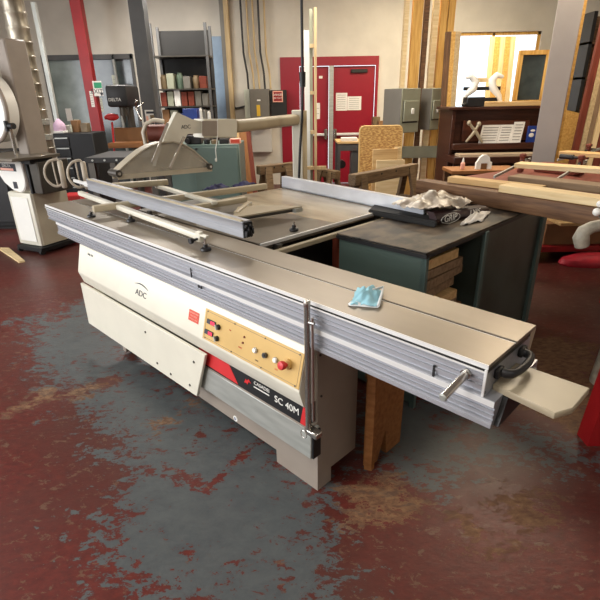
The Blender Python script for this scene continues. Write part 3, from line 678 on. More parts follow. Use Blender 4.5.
# offcuts on the shelf: stacked blocks
random.seed(5)
for row in range(7):
    for cidx in range(3):
        z0 = .402 + row * .058
        if z0 > .79: continue
        w = random.uniform(.10, .135); x0 = TU1 - .03 - (cidx + 1) * .155 + random.uniform(0, .02); y0 = 1.97 + random.uniform(.0, .09); ln = random.uniform(.30, .43)
        F = SAW @ Matrix.Translation((x0 + w / 2, y0 + ln / 2, z0)) @ Matrix.Rotation(random.uniform(-.04, .04), 4, 'Z')
        b = B(F); b.span((-w / 2, -ln / 2, 0), (w / 2, ln / 2, random.choice((.05, .054, .046))), bev=.003)
        pos = ('outer', 'middle', 'inner')[cidx]; lvl = ('lowest', 'second', 'third', 'fourth', 'fifth', 'sixth', 'topmost')[row]
        solo('wood_offcut', b, random.choice(['oak', 'pine', 'pine', 'grayw']), f'wood offcut on the green table shelf, {lvl} in the {pos} stack', 'wood offcut', 'offcuts stacked on the green table shelf')
# black foam block
a, c, d_, e_ = sz(368, 215, .881), sz(436, 228, .881), sz(443, 214, .881), sz(380, 203, .881)
b = B(SAW); b.prism([a, c, d_, e_], (0, 0, .035)); bmesh.ops.bevel(b.bm, geom=b.bm.edges[:], offset=.008, segments=2, affect='EDGES'); solo('foam_block', b, 'rubber', 'flat black foam block on the near end of the black table top', 'foam block')
# bag
BG = thing('plastic_bag', 'crumpled open clear plastic and dark purple printed bag on the black table', 'bag', tuple(sz(450, 215, .881)), SAW)
q0, q1, q2 = sz(434, 226, .882), sz(487, 213, .882), sz(405, 206, .882)
q3 = sz(420, 196, .882)
b = B(SAW); ex = q1 - q0; nrm = Vector((ex.y, -ex.x, 0)).normalized()
bl = B(SAW); n_ = 24
rows = []
for j in range(6):
    r = []
    for i in range(n_ + 1):
        t = i / n_; hgt = .075 * (1 - .45 * t) * (j / 5)
        pp = q0 + ex * t + nrm * (.016 * math.sin(j / 5 * PI) + .006 * noise.noise(Vector((t * 9, j * .5, 0)))) - nrm * (.012 * j / 5); r.append(bl.bm.verts.new((pp.x, pp.y, .882 + hgt)))
    rows.append(r)
bk = [[bl.bm.verts.new((v.co - nrm * .05).to_tuple()) for v in r] for r in rows]
for A_ in (rows, bk):
    for j in range(5):
        for i in range(n_): bl.bm.faces.new((A_[j][i], A_[j][i + 1], A_[j + 1][i + 1], A_[j + 1][i]))
for i in range(n_): bl.bm.faces.new((rows[5][i], rows[5][i + 1], bk[5][i + 1], bk[5][i])); bl.bm.faces.new((rows[0][i], bk[0][i], bk[0][i + 1], rows[0][i + 1]))
for j in range(5): bl.bm.faces.new((rows[j][0], rows[j + 1][0], bk[j + 1][0], bk[j][0])); bl.bm.faces.new((rows[j][n_], bk[j][n_], bk[j + 1][n_], rows[j + 1][n_]))
DK = part('printed_side', bl, 'bagdark', BG, 'dark purple printed side of the bag', smooth=70)
for t, s_, z_ in ((.24, 'GRIP', .055), (.70, 'LYPS', .05)):
    pp = q0 + ex * t + nrm * .018; text('bag_lettering', s_, z_, SAW @ facing((pp.x, pp.y, .912), ex, (0, 0, 1)), 'white', DK)
b = B(SAW); ring = []
pp = q0 + ex * .24 + nrm * .018; F = facing((pp.x, pp.y, .912), ex, (0, 0, 1))
b = B(SAW @ F); b.tube([(.085 * math.cos(a_), .028 * math.sin(a_), 0) for a_ in [i * PI / 10 for i in range(20)]], .0012, 6, closed=True); part('bag_emblem', b, 'white', DK)
b = B(SAW); o_ = q0 - nrm * .05; crumple(b, (q2.x, q2.y, .91), ((q0.x - q2.x) * .9, (q0.y - q2.y) * .9, 0), (q3.x - q2.x + .02, q3.y - q2.y + .22, 0), 22, 18, .05, 5.5); part('clear_film', b, 'plastic', BG, 'crumpled clear film', smooth=60)
b = B(SAW); z0 = sz(430, 205, .93); crumple(b, (q0.x - .01, q0.y + .0, .945), (ex.x * .75, ex.y * .75, 0), (-.30, .02, 0), 22, 18, .10, 12.5); part('clear_film', b, 'plastic', BG, 'crumpled clear film', smooth=60)
# tissue
b = B(SAW); p, q, r_ = sz(460, 226, .881), sz(482, 222, .881), sz(470, 216, .881); crumple(b, (p.x, p.y, .881), tuple(q - p), tuple((r_ - p)), 14, 9, .045, 2.2); solo('crumpled_tissue', b, 'paper', 'small crumpled white tissue at the edge of the black table', 'tissue', smooth=70)

# timber lying over the black table and the boards with clamps on a red bench
def lum(name, xa, ya, xb, yb, z, w, h, m, lab, cat='board', grp=None, ext=1.0):
    p = pz(xa, ya, z); q = pz(xb, yb, z); q = p + (q - p) * ext; return beam(name, p, q, w, h, m, lab, cat, grp, bev=.004)
# bench (runs to the right past the frame)
bp0 = Vector((1.30, 3.55, 0))
BN = thing('work_bench', 'red topped trestle work bench carrying clamped boards, far right', 'work bench', (2.4, 4.1, 0))
b = B(); 
P1, P2 = pz(452, 178, .95), pz(640, 206, .95)
F, L = stick_frame(P1, P2); BF = F
b = B(F); b.span((0, .02, -.05), (L + .3, 1.5, 0), bev=.004); part('bench_top', b, 'redwood', BN)
for (x_, y_) in ((.32, .16), (L + .2, .16), (.1, .75), (L + .2, 1.4)):
    part('leg', B(F).span((x_ - .035, y_ - .035, -.949), (x_ + .035, y_ + .035, -.05)), 'dwood', BN)
F, L = stick_frame(pz(420, 186, .935), pz(600, 216, .935)); TF = F
b = B(F); b.box((L / 2 + .15, .0, 0), (L + .3, .11, .105), bev=.014, seg=2); solo('timber_beam', b, 'dwood', 'thick weathered brown timber beam lying across the front of the right bench', 'timber beam')
def onb(name, x0, x1, y0, y1, z0, z1, m, lab, cat='board', grp=None, bev=.004):
    b = B(BF); b.span((x0, y0, z0), (x1, y1, z1), bev=bev); return solo(name, b, m, lab, cat, grp)
def bfp(x, y, z):                            # pixel -> bench coordinates on height z above the bench top
    return BF.inverted() @ pz(x, y, .95 + z)
def onf(name, xa, ya, xb, yb, z, w, h, m, lab):      # board whose lower front edge runs through two picture points at height z
    F, L = stick_frame(pz(xa, ya, z), pz(xb, yb, z)); return solo(name, B(F).span((0, 0, 0), (L + .25, w, h), bev=.003), m, lab, 'board')
onf('pine_board', 498, 192, 600, 207.5, .988, .13, .045, 'pinelight', 'pale pine board resting on the brown timber beam, nearest of the right boards')
onf('board', 507, 182.5, 600, 194, .990, .15, .045, 'grayw', 'grey brown board just behind the pale pine board on the bench')
onf('short_board', 447, 182.5, 500, 189, .988, .10, .04, 'pine', 'short brown board end sticking out left of the pale pine board')
for k, (xa, ya, xb, yb) in enumerate(((524, 165, 640, 173), (568, 153, 640, 158))):
    a = bfp(xa, ya, .09); c = bfp(xb, yb, .09)
    F, L = stick_frame(BF @ a, BF @ c); b = B(F); b.box((L / 2, 0, 0), (L + .1, .16, .035), bev=.003)
    solo('clamped_board', b, 'pinelight' if k == 0 else 'pine', ('front pale board held in the red bar clamps' if k == 0 else 'rear pale board behind the red bar clamps'), 'board')
onb('bench_block', *(lambda a: (a.x, a.x + .35, a.y + .05, a.y + .2, 0.001, .07))(bfp(530, 172, .0)), 'redwood', 'reddish block supporting the clamped boards on the bench', 'wood block')
def clamp(px, py, lab, tail):
    h_ = pz(px, py, 1.035); t = thing('bar_clamp', lab, 'clamp', tuple(h_), ID, 'red bar clamps on the right bench')
    q = pz(*tail, 1.01); F, L = stick_frame(h_, q)
    part('clamp_bar', B(F).box((L / 2 - .05, 0, 0), (L + .35, .012, .02)), 'steel', t)
    b = B(F); b.box((0, 0, .0), (.04, .035, .10), bev=.008); b.box((.0, 0, .06), (.055, .045, .03), bev=.008); b.box((.02, 0, -.055), (.05, .045, .035), bev=.008); part('clamp_head', b, 'redwood', t, 'dark red clamp head')
    b = B(F); b.cyl((-.08, 0, .02), (.05, 0, .02), .008); b.cyl((-.08, -.03, .02), (-.08, .03, .02), .006); part('clamp_screw', b, 'dsteel', t)
clamp(522, 163, 'red bar clamp at the left end of the clamped boards', (500, 174))
clamp(580, 165, 'red bar clamp second from the left on the bench', (561, 177))
clamp(588, 152, 'red bar clamp behind the others at the right edge', (565, 158))
# black grip of a clamp
p = bfp(566, 158, .12); b = B(BF); b.cyl((p.x - .05, p.y, .13), (p.x + .06, p.y, .13), .02, seg=14); b.cyl((p.x + .06, p.y, .13), (p.x + .1, p.y, .13), .011, seg=12); solo('hand_tool', b, 'black', 'black ribbed tool handle between the clamps on the boards', 'tool handle')
p = bfp(545, 171, .0); b = B(BF); b.span((p.x - .05, p.y - .02, .001), (p.x + .05, p.y + .02, .04), bev=.01); solo('small_plane', b, 'black', 'small black tool lying on the red bench between clamps', 'tool')

# things under the bench on the right
p = pz(548, 262, .0)
b = B(); a0, a1 = pd(547, 224, 4.6), pd(592, 250, 4.6)
solo('cardboard_box', B().span((a0.x, 4.6, .161), (a1.x + .45, 4.95, a0.z), bev=.004), 'brown', 'brown cardboard box on the red frame under the bench', 'box')
solo('box_board', B().span((a0.x + .08, 4.5, a0.z + .001), (a1.x + .5, 4.98, a0.z + .03), bev=.002), 'pine', 'pale board laid on top of the brown box under the bench', 'board')
RF = thing('steel_dolly', 'low dark red steel frame under the cardboard box', 'steel frame', (a0.x + .3, 4.7, 0))
part('deck', B().span((a0.x - .15, 4.55, .10), (a1.x + .6, 5.0, .16), bev=.004), 'red', RF)
for x_ in (a0.x - .1, a1.x + .5):
    for y_ in (4.6, 4.95): part('foot', B().span((x_ - .03, y_ - .03, 0), (x_ + .03, y_ + .03, .10)), 'red', RF)
for i, (px, py, s_) in enumerate(((582, 258, 1), )):
    p = pz(px, py + 6, 0); b = B(); b.lathe((0, 0, 0), [(.30, 0), (.31, .02), (.29, .06), (.18, .10), (.08, .11)], seg=32, M=Matrix.Diagonal((1.15, .45, 1, 1)))
    b.fr = Matrix.Translation((p.x + .12, p.y, 0)) ; PED = solo('pedestal_base', b, 'redpad', 'bright red rounded machine base on the floor at the right edge', 'machine base')
# grey casting
cs = thing('vice_casting', 'grey cast metal vice arm with white knob reaching in at the right edge', 'vice', tuple(pd(590, 235, 2.35)))
b = B(); cpts = [pd(582, 246, 2.35), pd(581, 238, 2.35), pd(584, 231, 2.35), pd(592, 227, 2.35), pd(602, 225, 2.35), pd(618, 225, 2.35), pd(625, 232, 2.35)]
b.tube(cpts, [.034, .04, .034, .03, .03, .034, .038], 14); vx_ = pd(640, 232, 2.35).x; b.tube([pd(625, 232, 2.35), (vx_, 2.35, pd(640, 236, 2.35).z - .03), (vx_ + .03, 2.35, .4), (vx_ + .03, 2.35, .0)], [.038, .045, .05, .08], 14); part('arm', b, 'casting', cs, smooth=70)
p = pd(597, 212, 2.3); part('knob', B().ball(p, .020).ball(pd(600, 204, 2.3), .016), 'white', cs, 'white round knob')
part('screw', B().cyl(p + Vector((0, 0, .0)), pd(612, 226, 2.35), .012), 'steel', cs)
# red leg near right
r0 = pz(593, 442, 0); b = B(); 
b.hexa([(r0.x - .045, r0.y - .03, 0), (r0.x + .12, r0.y - .03, 0), (r0.x + .12, r0.y + .06, 0), (r0.x - .045, r0.y + .06, 0), (r0.x + .0, r0.y - .03, .62), (r0.x + .15, r0.y - .03, .62), (r0.x + .15, r0.y + .06, .62), (r0.x + .0, r0.y + .06, .62)])
RB = thing('red_machine', 'red steel machine stand leg cut by the right edge of the picture', 'machine stand', (r0.x + .3, r0.y, 0))
part('leg', b, 'red', RB)
b = B(); b.span((r0.x + .06, r0.y - .05, .60), (r0.x + .7, r0.y + .3, .66), bev=.01); part('top_plate', b, 'red', RB)
b = B(); b.span((r0.x + .55, r0.y - .03, 0), (r0.x + .66, r0.y + .06, .60)); part('leg', b, 'red', RB)

# floor wedge
b = B(); a_, b_, c_, d_ = pz(-2, 249, .0), pz(9, 249, 0), pz(25, 262, 0), pz(19, 263, 0)
b.prism([a_, d_, c_, b_], (0, 0, .018)); solo('wood_wedge', b, 'pinelight', 'pale wooden wedge lying on the floor before the bandsaw', 'wedge')

# ================================================================== BANDSAW
BSD = 5.1
cA, cB = pz(18, 243, .08), pz(42, 247, .08)
bsx = (cB - cA).normalized(); bang = math.atan2(bsx.y, bsx.x)
BM = Matrix.Translation((cB.x, cB.y, 0)) @ Matrix.Rotation(bang, 4, 'Z')      # x along front face (to its right corner), y into depth
BS = thing('bandsaw', 'tall white and beige bandsaw on a black mobile base, far left', 'bandsaw', (-.2, .3, 0), BM)
part('cabinet', B(BM).span((-.38, 0, .08), (0, .46, .67), bev=.02, seg=2), 'cream', BS)
part('cabinet_side', B(BM).span((.001, .03, .09), (.006, .45, .66)), 'cream2', BS, 'beige cabinet side')
part('front_door', B(BM).span((-.33, -.008, .13), (-.05, 0, .62), bev=.004), 'white', BS)
b = B(BM); b.span((-.36, -.05, .03), (.05, .5, .08), bev=.005); part('mobile_base', b, 'blackpaint', BS)
for x_, y_ in ((-.34, -.03), (.03, -.03), (.03, .48), (-.34, .48)): part('wheel', B(BM).cyl((x_ - .015, y_, .03), (x_ + .015, y_, .03), .03, seg=16), 'rubber', BS)
# lower wheel housing (white D shape)
b = B(BM); pr = [(-.43, 1.0), (-.41, .88), (-.33, .77), (-.22, .70)] + [(-.11 + .13 * math.sin(a_), .81 - .13 * math.cos(a_)) for a_ in [i * PI / 14 for i in range(0, 8)]] + [(.02, 1.0)]
b.prism([(x_, -.03, z_) for x_, z_ in pr], (0, .12, 0)); bmesh.ops.bevel(b.bm, geom=b.bm.edges[:], offset=.008, segments=2, affect='EDGES'); LW = part('lower_wheel_cover', b, 'white', BS, 'white rounded lower wheel cover')
b = B(BM); b.span((-.37, -.034, .90), (-.08, -.03, .975)); pl = part('name_plate', b, 'ink', LW, 'dark name plate')
text('plate_lettering', 'DELTA', .045, BM @ facing((-.22, -.036, .955), (1, 0, 0), (0, 0, 1)), 'white', pl)
b = B(BM); b.span((-.33, -.036, .905), (-.12, -.034, .93)); part('plate_band', b, 'pinkish', pl)
b = B(BM); b.span((-.18, -.034, .72), (-.12, -.03, .79)); part('badge', b, 'ink', LW, 'small dark badge')
part('frame_body', B(BM).span((.061, .02, .67), (.20, .40, 1.0), bev=.01), 'dsteel', BS)
part('belt_guard', B(BM).span((.025, .0, .67), (.06, .3, .99), bev=.005), 'black', BS)
b = B(BM); b.span((-.55, -.25, 1.03), (.22, .3, 1.06), bev=.004); part('table', b, 'iron', BS)
b = B(BM); b.span((-.55, -.262, 1.0), (.02, -.25, 1.03), bev=.002); part('table_rail', b, 'white', BS)
part('trunnion', B(BM).span((-.2, -.02, .98), (.15, .25, 1.03)), 'black', BS)
part('spine', B(BM).span((-.22, .14, 1.0), (-.05, .38, 2.15), bev=.015), 'greybase', BS)
b = B(BM); arcp = []
for i in range(25):
    a_ = -PI / 2 + PI * i / 24; arcp.append((-.36 + .34 * math.cos(a_), -.05, 1.52 + .34 * math.sin(a_)))
b.prism([(-.8, -.05, 1.18)] + arcp + [(-.8, -.05, 1.86)], (0, .16, 0)); UW = part('upper_wheel_cover', b, 'white', BS, 'white upper wheel cover')
b = B(BM); b.tube([(x_ + .01, -.03, z_) for x_, _, z_ in arcp], .022, 10); part('cover_rim', b, 'greybase', UW)
b = B(BM); b.cyl((-.04, -.04, 1.35), (.06, -.04, 1.35), .03, seg=14); b.cyl((-.02, -.06, 1.30), (-.02, -.06, 1.40), .02, seg=14); part('blade_guide', b, 'black', BS)
part('guide_post', B(BM).span((-.05, -.03, 1.06), (-.03, .0, 1.33)), 'chrome', BS)
part('tension_knob', B(BM).cyl((-.27, -.09, 1.88), (-.27, -.02, 1.88), .025, seg=16), 'black', BS)
p, q = pd(-40, 200, 6.3), pd(13, 200, 6.3)
BC = thing('black_cabinet', 'black steel cabinet behind the bandsaw at the left edge', 'cabinet', ((p.x + q.x) / 2, 6.5, 0))
part('body', B().span((p.x, 6.3, .04), (q.x, 6.8, 1.0), bev=.008), 'blackpaint', BC); part('door', B().span(((p.x + q.x) / 2 + .01, 6.285, .1), (q.x - .02, 6.299, .96), bev=.004), 'black', BC); part('plinth', B().span((p.x + .03, 6.33, 0), (q.x - .03, 6.77, .04)), 'dark', BC)
# galvanised duct
b = B(); D = 6.0; x_ = pd(36, 112, D).x; zt = ZC; zb = .0
prof_ = []
z = 1.05
k = 0
rad = .115
prof_.append((rad * .7, .0)); prof_.append((rad * .8, .9))
z = .95
while z < 3.4:
    prof_ += [(rad, z), (rad, z + .09), (rad + .006, z + .1), (rad + .006, z + .115), (rad, z + .12)]; z += .14
b.lathe((x_, D, 0), prof_, seg=28); DU = solo('dust_duct', b, 'foil', 'silver spiral dust extraction duct rising behind the bandsaw', 'duct')
def band(zc):
    b = B(); b.lathe((x_, D, 0), [(rad + .004, zc - .035), (rad + .012, zc - .03), (rad + .012, zc + .03), (rad + .004, zc + .035)], seg=28); part('clamp_band', b, 'steel', DU)
band(pd(44, 122, D).z); band(pd(44, 137, D).z)

# ================================================================== LEFT BACKGROUND
# shop front frames and panes: built into the wall opening
def shop(name, px0, px1, m, D=YB, z0=0, z1=2.35, dep=.06, kind='structure'):
    a = pd(px0, 115, D).x; c = pd(px1, 115, D).x
    return solo(name, B().span((a, D - dep / 2, z0), (c, D + dep / 2, z1), bev=.003), m, kind=kind)
shop('window_1', 57, 94, 'glassgreen', YB + .05, dep=.01)
shop('window_2', 100, 122, 'glassdark', YB + .05, dep=.01)
shop('window_3', 123, 140, 'glassdark', YB + .05, dep=.01)
shop('trim_1', 53, 57.5, 'dcol'); shop('trim_2', 90.5, 93.5, 'dcol'); shop('trim_3', 121, 123, 'steel'); shop('trim_4', 138, 141, 'dcol')
a, c = X(57.5), X(140); solo('trim_5', B().span((a, YB - .03, 2.27), (c, YB + .03, 2.35)), 'dcol', kind='structure')
# leaning steel bar on the left
sa_ = pd(55, 110, 8.0); beam('steel_angle', (sa_.x, 8.0, .002), (sa_.x, 8.0, 2.9), .06, .06, 'steel', 'pale steel upright beside the black toolbox', 'steel upright')
# red post with notices
a, c = pd(89, 115, 8.8).x, pd(99, 115, 8.8).x
RP = solo('red_post', B().span((a, 8.8, 0), (c, 8.95, ZC - .01), bev=.004), 'red', 'bright red square post carrying small notices behind the drill press', 'post')
def note(name, px0, py0, px1, py1, D, m, label, group=None, lines=0, cat='notice', tilt=0):
    p, q = pd(px0, py0, D), pd(px1, py1, D)
    b = B(); b.span((p.x, D, q.z), (q.x, D + .004, p.z)); o = solo(name, b, m, label, cat, group)
    for k in range(lines):
        z = q.z + (p.z - q.z) * (1 - (k + 1) / (lines + 1)); b = B(); b.span((p.x + (q.x - p.x) * .12, D - .0012, z - .003), (q.x - (q.x - p.x) * .15, D, z + .003)); part('text_line', b, 'boxgrey', o)
    return o
note('notice', 89, 91, 95, 107, 8.796, 'paper', 'narrow white notice on the red post', lines=6)
nt_ = note('notice', 92, 81, 103.5, 96, 8.796, 'paper', 'white emergency notice with green picture at the top of the red post', lines=0)
p, q = pd(93.5, 82.5, 8.792), pd(102, 88, 8.792); b = B(); b.span((p.x, 8.793, q.z), (q.x, 8.796, p.z)); part('green_field', b, 'greensign', nt_)
p = pd(97, 91.5, 8.792); text('notice_lettering', 'EXIT', .10, facing((p.x, 8.792, p.z), (1, 0, 0), (0, 0, 1)), 'ink', nt_)
p = pd(101.5, 92.5, 8.792); b = B(); b.prism([(p.x - .03, 8.792, p.z), (p.x + .03, 8.792, p.z), (p.x, 8.792, p.z - .06)], (0, -.003, 0)); part('arrow', b, 'ink', nt_)
note('notice', 98.5, 98, 104, 112, YB + .041, 'boxlight', 'pale blue sheet right of the red post', lines=3)
note('notice', 111.5, 75, 117.5, 88, YB + .041, 'boxlight', 'pale sheet on the dark window above the drill press', lines=2)
note('notice', 65, 108.5, 73, 121, YB + .041, 'paper', 'white sheet taped inside the pale green window', lines=0)
note('notice', 74, 119, 81, 130, YB + .041, 'boxlight', 'pale blue sheet low on the green window', lines=0)
# toolbox
TB = thing('tool_chest', 'black rolling tool chest with slim drawers behind the bandsaw', 'tool chest', (pd(74, 134, 7).x, 7.2, 0))
a, c = pd(52, 133, 7), pd(92, 133, 7)
part('body', B().span((a.x, 7.0, .06), (c.x, 7.5, c.z), bev=.01), 'blackpaint', TB)
for k in range(7):
    z0 = c.z - .05 - k * .135; w1 = pd(69, 140, 7).x
    dr = part('drawer', B().span((a.x + .02, 6.985, z0 - .115), (w1, 7.0, z0), bev=.003), 'blackpaint', TB)
    part('drawer_pull', B().span((a.x + .03, 6.97, z0 - .02), (w1 - .01, 6.99, z0 - .003), bev=.002), 'steel', dr)
for x_ in (a.x + .06, c.x - .06):
    for y_ in (7.06, 7.44): part('caster', B().cyl((x_ - .02, y_, .03), (x_ + .02, y_, .03), .03, seg=14), 'rubber', TB)
# things on the tool chest
zt = c.z
def ontop(name, px0, px1, D, z, h, dep, m, lab, cat, shape='box', grp=None):
    x0, x1 = pd(px0, 125, D).x, pd(px1, 125, D).x
    if shape == 'box': b = B().span((x0, D, z), (x1, D + dep, z + h), bev=.004)
    elif shape == 'cyl': 
        r = (x1 - x0) / 2; b = B().lathe(((x0 + x1) / 2, D + r, z), [(r * .95, 0), (r, .01), (r, h * .85), (r * .6, h * .9), (r * .6, h)], seg=18)
    return solo(name, b, m, lab, cat, grp)
b = B(); xx = pd(58, 128, 7.1).x
b.lathe((xx, 7.15, zt), [(.06, 0), (.085, .05), (.075, .12), (.03, .17), (.012, .19)], seg=16); solo('pink_bag', b, 'pink', 'pale pink soft pouch on the tool chest', 'pouch', smooth=70)
ontop('paper_stack', 52, 62, 7.05, zt, .03, .2, 'paper', 'stack of papers at the left of the tool chest', 'papers')
ontop('small_box', 64, 70, 7.2, zt, .10, .12, 'boxlight', 'pale small box on the tool chest', 'box')
ontop('small_box', 71, 78, 7.25, zt, .16, .12, 'brown', 'tan small box on the tool chest', 'box')
ontop('small_box', 80, 87, 7.25, zt, .12, .12, 'tin', 'brown small box at the right of the tool chest', 'box')
# drill press
DP = 6.3
dx = pd(126, 120, DP).x
DR = thing('drill_press', 'black drill press with wooden table in front of the dark window', 'drill press', (dx, DP + .1, 0))
part('base', B().span((dx - .2, DP - .15, 0), (dx + .2, DP + .35, .05), bev=.01), 'dsteel', DR)
part('column', B().cyl((dx, DP + .2, .05), (dx, DP + .2, 1.75), .045, seg=20), 'dsteel', DR)
hz = pd(121, 98, DP).z
b = B(); b.span((dx - .13, DP - .2, hz - .1), (dx + .12, DP + .3, hz + .14), bev=.03, seg=2); HD = part('head', b, 'black', DR)
text('head_lettering', 'DELTA', .05, facing((dx - .03, DP - .203, hz - .02), (1, 0, 0), (0, 0, 1)), 'white', HD)
b = B(); b.cyl((dx, DP - .05, hz - .1), (dx, DP - .05, hz - .2), .04, seg=16); b.cyl((dx, DP - .05, hz - .2), (dx, DP - .05, hz - .28), .022, .012, seg=16); part('chuck', b, 'dsteel', DR)
b = B(); 
for k in range(3):
    a_ = k * 2 * PI / 3 + .4; o_ = Vector((dx + .14, DP, hz - .12)); b.cyl(o_, o_ + Vector((.05, .13 * math.cos(a_), .13 * math.sin(a_))), .007); b.ball(o_ + Vector((.05, .13 * math.cos(a_), .13 * math.sin(a_))), .018)
part('feed_handle', b, 'chrome', DR)
tz = pd(125, 145, DP).z
part('table', B().span((dx - .2, DP - .2, tz - .02), (dx + .2, DP + .15, tz + .04), bev=.005), 'oak', DR)
part('table_fence', B().span((dx - .2, DP + .09, tz + .04), (dx + .2, DP + .12, tz + .2)), 'brown', DR)
b = B(); b.ball((pd(112, 117, DP - .1).x, DP - .1, pd(112, 117, DP - .1).z), .06, (1.4, .7, .7)); b.cyl(pd(105, 118, DP - .1), pd(118, 116, DP - .1), .02); b.cyl(pd(112, 122, DP - .1), (pd(112, 122, DP).x, DP - .1, .9), .012); 
solo('red_valve', b, 'redbright', 'small bright red valve handle left of the drill press', 'valve handle')
# dark bench
D = 4.9
a, c = pd(84, 158, D), pd(132, 157, D)
BK = thing('workbench', 'dark low workbench with bolted edge behind the blade guard', 'workbench', ((a.x + c.x) / 2, D + .3, 0))
part('bench_top', B().span((a.x, D, a.z - .05), (c.x + .25, D + .7, a.z), bev=.004), 'dark', BK)
b = B()
for k in range(4): b.cyl((a.x + .08 + k * .12, D, a.z - .025), (a.x + .08 + k * .12, D - .008, a.z - .025), .010, seg=10)
part('bolt', b, 'steel', BK)
for x_ in (a.x + .05, c.x + .18):
    for y_ in (D + .05, D + .62): part('leg', B().span((x_ - .03, y_ - .03, 0), (x_ + .03, y_ + .03, a.z - .05)), 'dsteel', BK)
rz_ = pd(72, 195, 5.9); solo('red_crate', B().span((rz_.x - .13, 5.85, 0), (rz_.x + .12, 6.1, rz_.z), bev=.01), 'redbright', 'red crate on the floor just past the left end of the saw table', 'crate')
# motor (copper) on the bench
mx = pd(156, 134, 5.2); b = B(); b.cyl((mx.x - .08, 5.25, mx.z), (mx.x + .10, 5.25, mx.z), .09, seg=24)
MO = thing('grinder', 'grey cased grinder with copper coloured core behind the blade guard', 'grinder', (mx.x, 5.25, a.z)); part('core', b, 'copper', MO)
b = B(); b.tube([(mx.x - .12 + .0, 5.2, mx.z - .10), (mx.x - .13, 5.2, mx.z + .02), (mx.x - .09, 5.2, mx.z + .10), (mx.x, 5.2, mx.z + .135), (mx.x + .1, 5.2, mx.z + .12)], .022, 10); part('wheel_cover', b, 'guardframe', MO)
part('stand', B().span((mx.x - .08, 5.15, a.z), (mx.x + .08, 5.35, mx.z - .07), bev=.01), 'dsteel', MO)
# dark column with poster
a, c = pd(142, 110, 7.2).x, pd(156, 110, 7.2).x
CG = solo('steel_column', B().span((a, 7.2, 0), (c, 7.4, ZC - .01), bev=.004), 'dcol', 'dark grey steel column with a poster left of the shelves', 'column')
pp = note('poster', 144.5, 110, 155.5, 129, 7.196, 'paper', 'white poster with dark pictures on the dark column', lines=0, cat='poster')
for (x0, y0, x1, y1, m) in ((146, 111.5, 154, 113.5, 'ink'), (150, 115, 154.5, 119, 'tin'), (146, 116, 149, 123, 'pinkish'), (150, 121, 154.5, 124, 'ink')):
    p, q = pd(x0, y0, 7.196), pd(x1, y1, 7.196); part('printed_field', B().span((p.x, 7.193, q.z), (q.x, 7.196, p.z)), m, pp)
note('notice', 134, 75, 139, 82, YB + .041, 'paper', 'small white notice high beside the dark column', lines=2)
# shelving
SD = 7.9
a, c = pd(157, 100, SD).x, pd(212, 100, SD).x
SH = thing('shelf_unit', 'dark storage shelves holding tins and jars against the back wall', 'shelf unit', ((a + c) / 2, SD + .2, 0))
lev = [pd(185, y_, SD).z for y_ in (88.5, 106, 125, 140)] + [pd(185, 88.5, SD).z + .45]
for x_ in (a, c - .04):
    for y_ in (SD, SD + .4): part('upright', B().span((x_, y_, 0), (x_ + .04, y_ + .04, 2.6)), 'dcol', SH)
for z_ in lev + [.35]: part('shelf', B().span((a, SD, z_ - .02), (c, SD + .44, z_)), 'dsteel', SH)
part('back_board', B().span((a, SD + .44, .3), (c, SD + .45, 2.55)), 'dark', SH)
random.seed(11); names = {'tin': 'brown tin', 'greenjar': 'green jar', 'boxgreen': 'grey green carton', 'redwood': 'dark red tin', 'paper': 'white carton', 'boxgrey': 'grey tin', 'bluebook': 'blue box', 'brown': 'cardboard box'}
ordw = ['first', 'second', 'third', 'fourth', 'fifth', 'sixth', 'seventh']
rows_ = [(lev[1], 'middle', ['redwood', 'boxgreen', 'paper', 'redwood', 'redwood', 'boxgrey', 'boxgrey']), (lev[0], 'upper', ['tin', 'boxgreen', 'greenjar', 'boxgrey', 'tin', 'redwood']), (lev[2], 'lower', ['brown', 'boxgreen', 'bluebook', 'bluebook', 'paper', 'boxgrey']), (lev[3], 'bottom', ['boxgrey', 'brown', 'tin', 'boxgrey'])]
for z_, nm, ms in rows_:
    n_ = len(ms); w_ = (c - a - .1) / n_
    for k, m_ in enumerate(ms):
        x0 = a + .05 + k * w_; hh = random.uniform(.16, .24)
        if m_ in ('tin', 'greenjar') : b = B().lathe((x0 + w_ * .45, SD + .14, z_), [(w_ * .4, 0), (w_ * .42, .01), (w_ * .42, hh * .8), (w_ * .3, hh * .9), (w_ * .3, hh)], seg=18); nn = 'jar'
        else: b = B().span((x0, SD + .03, z_), (x0 + w_ * .86, SD + .25, z_ + hh), bev=.004); nn = 'carton'
        solo(nn, b, m_, f'{names[m_]} on the {nm} shelf of the dark shelves, {ordw[k]} from the left', nn, f'containers on the {nm} shelf')
# pale blue window and trim
a, c = pd(214, 100, YB - .06).x, pd(226, 100, YB - .06).x
solo('window_4', B().span((a, YB - .05, .9), (c, YB - .001, 2.6), bev=.003), 'glassblue', kind='structure')
solo('trim_6', B().span((a - .05, YB - .05, .8), (a, YB - .001, 2.7)), 'dcol', kind='structure')
solo('trim_7', B().span((c, YB - .12, 0), (c + .07, YB - .001, ZC - .01)), 'boxgrey', kind='structure')
solo('trim_8', B().span((c + .07, YB - .12, 0), (c + .15, YB - .001, ZC - .01)), 'studwood', kind='structure')
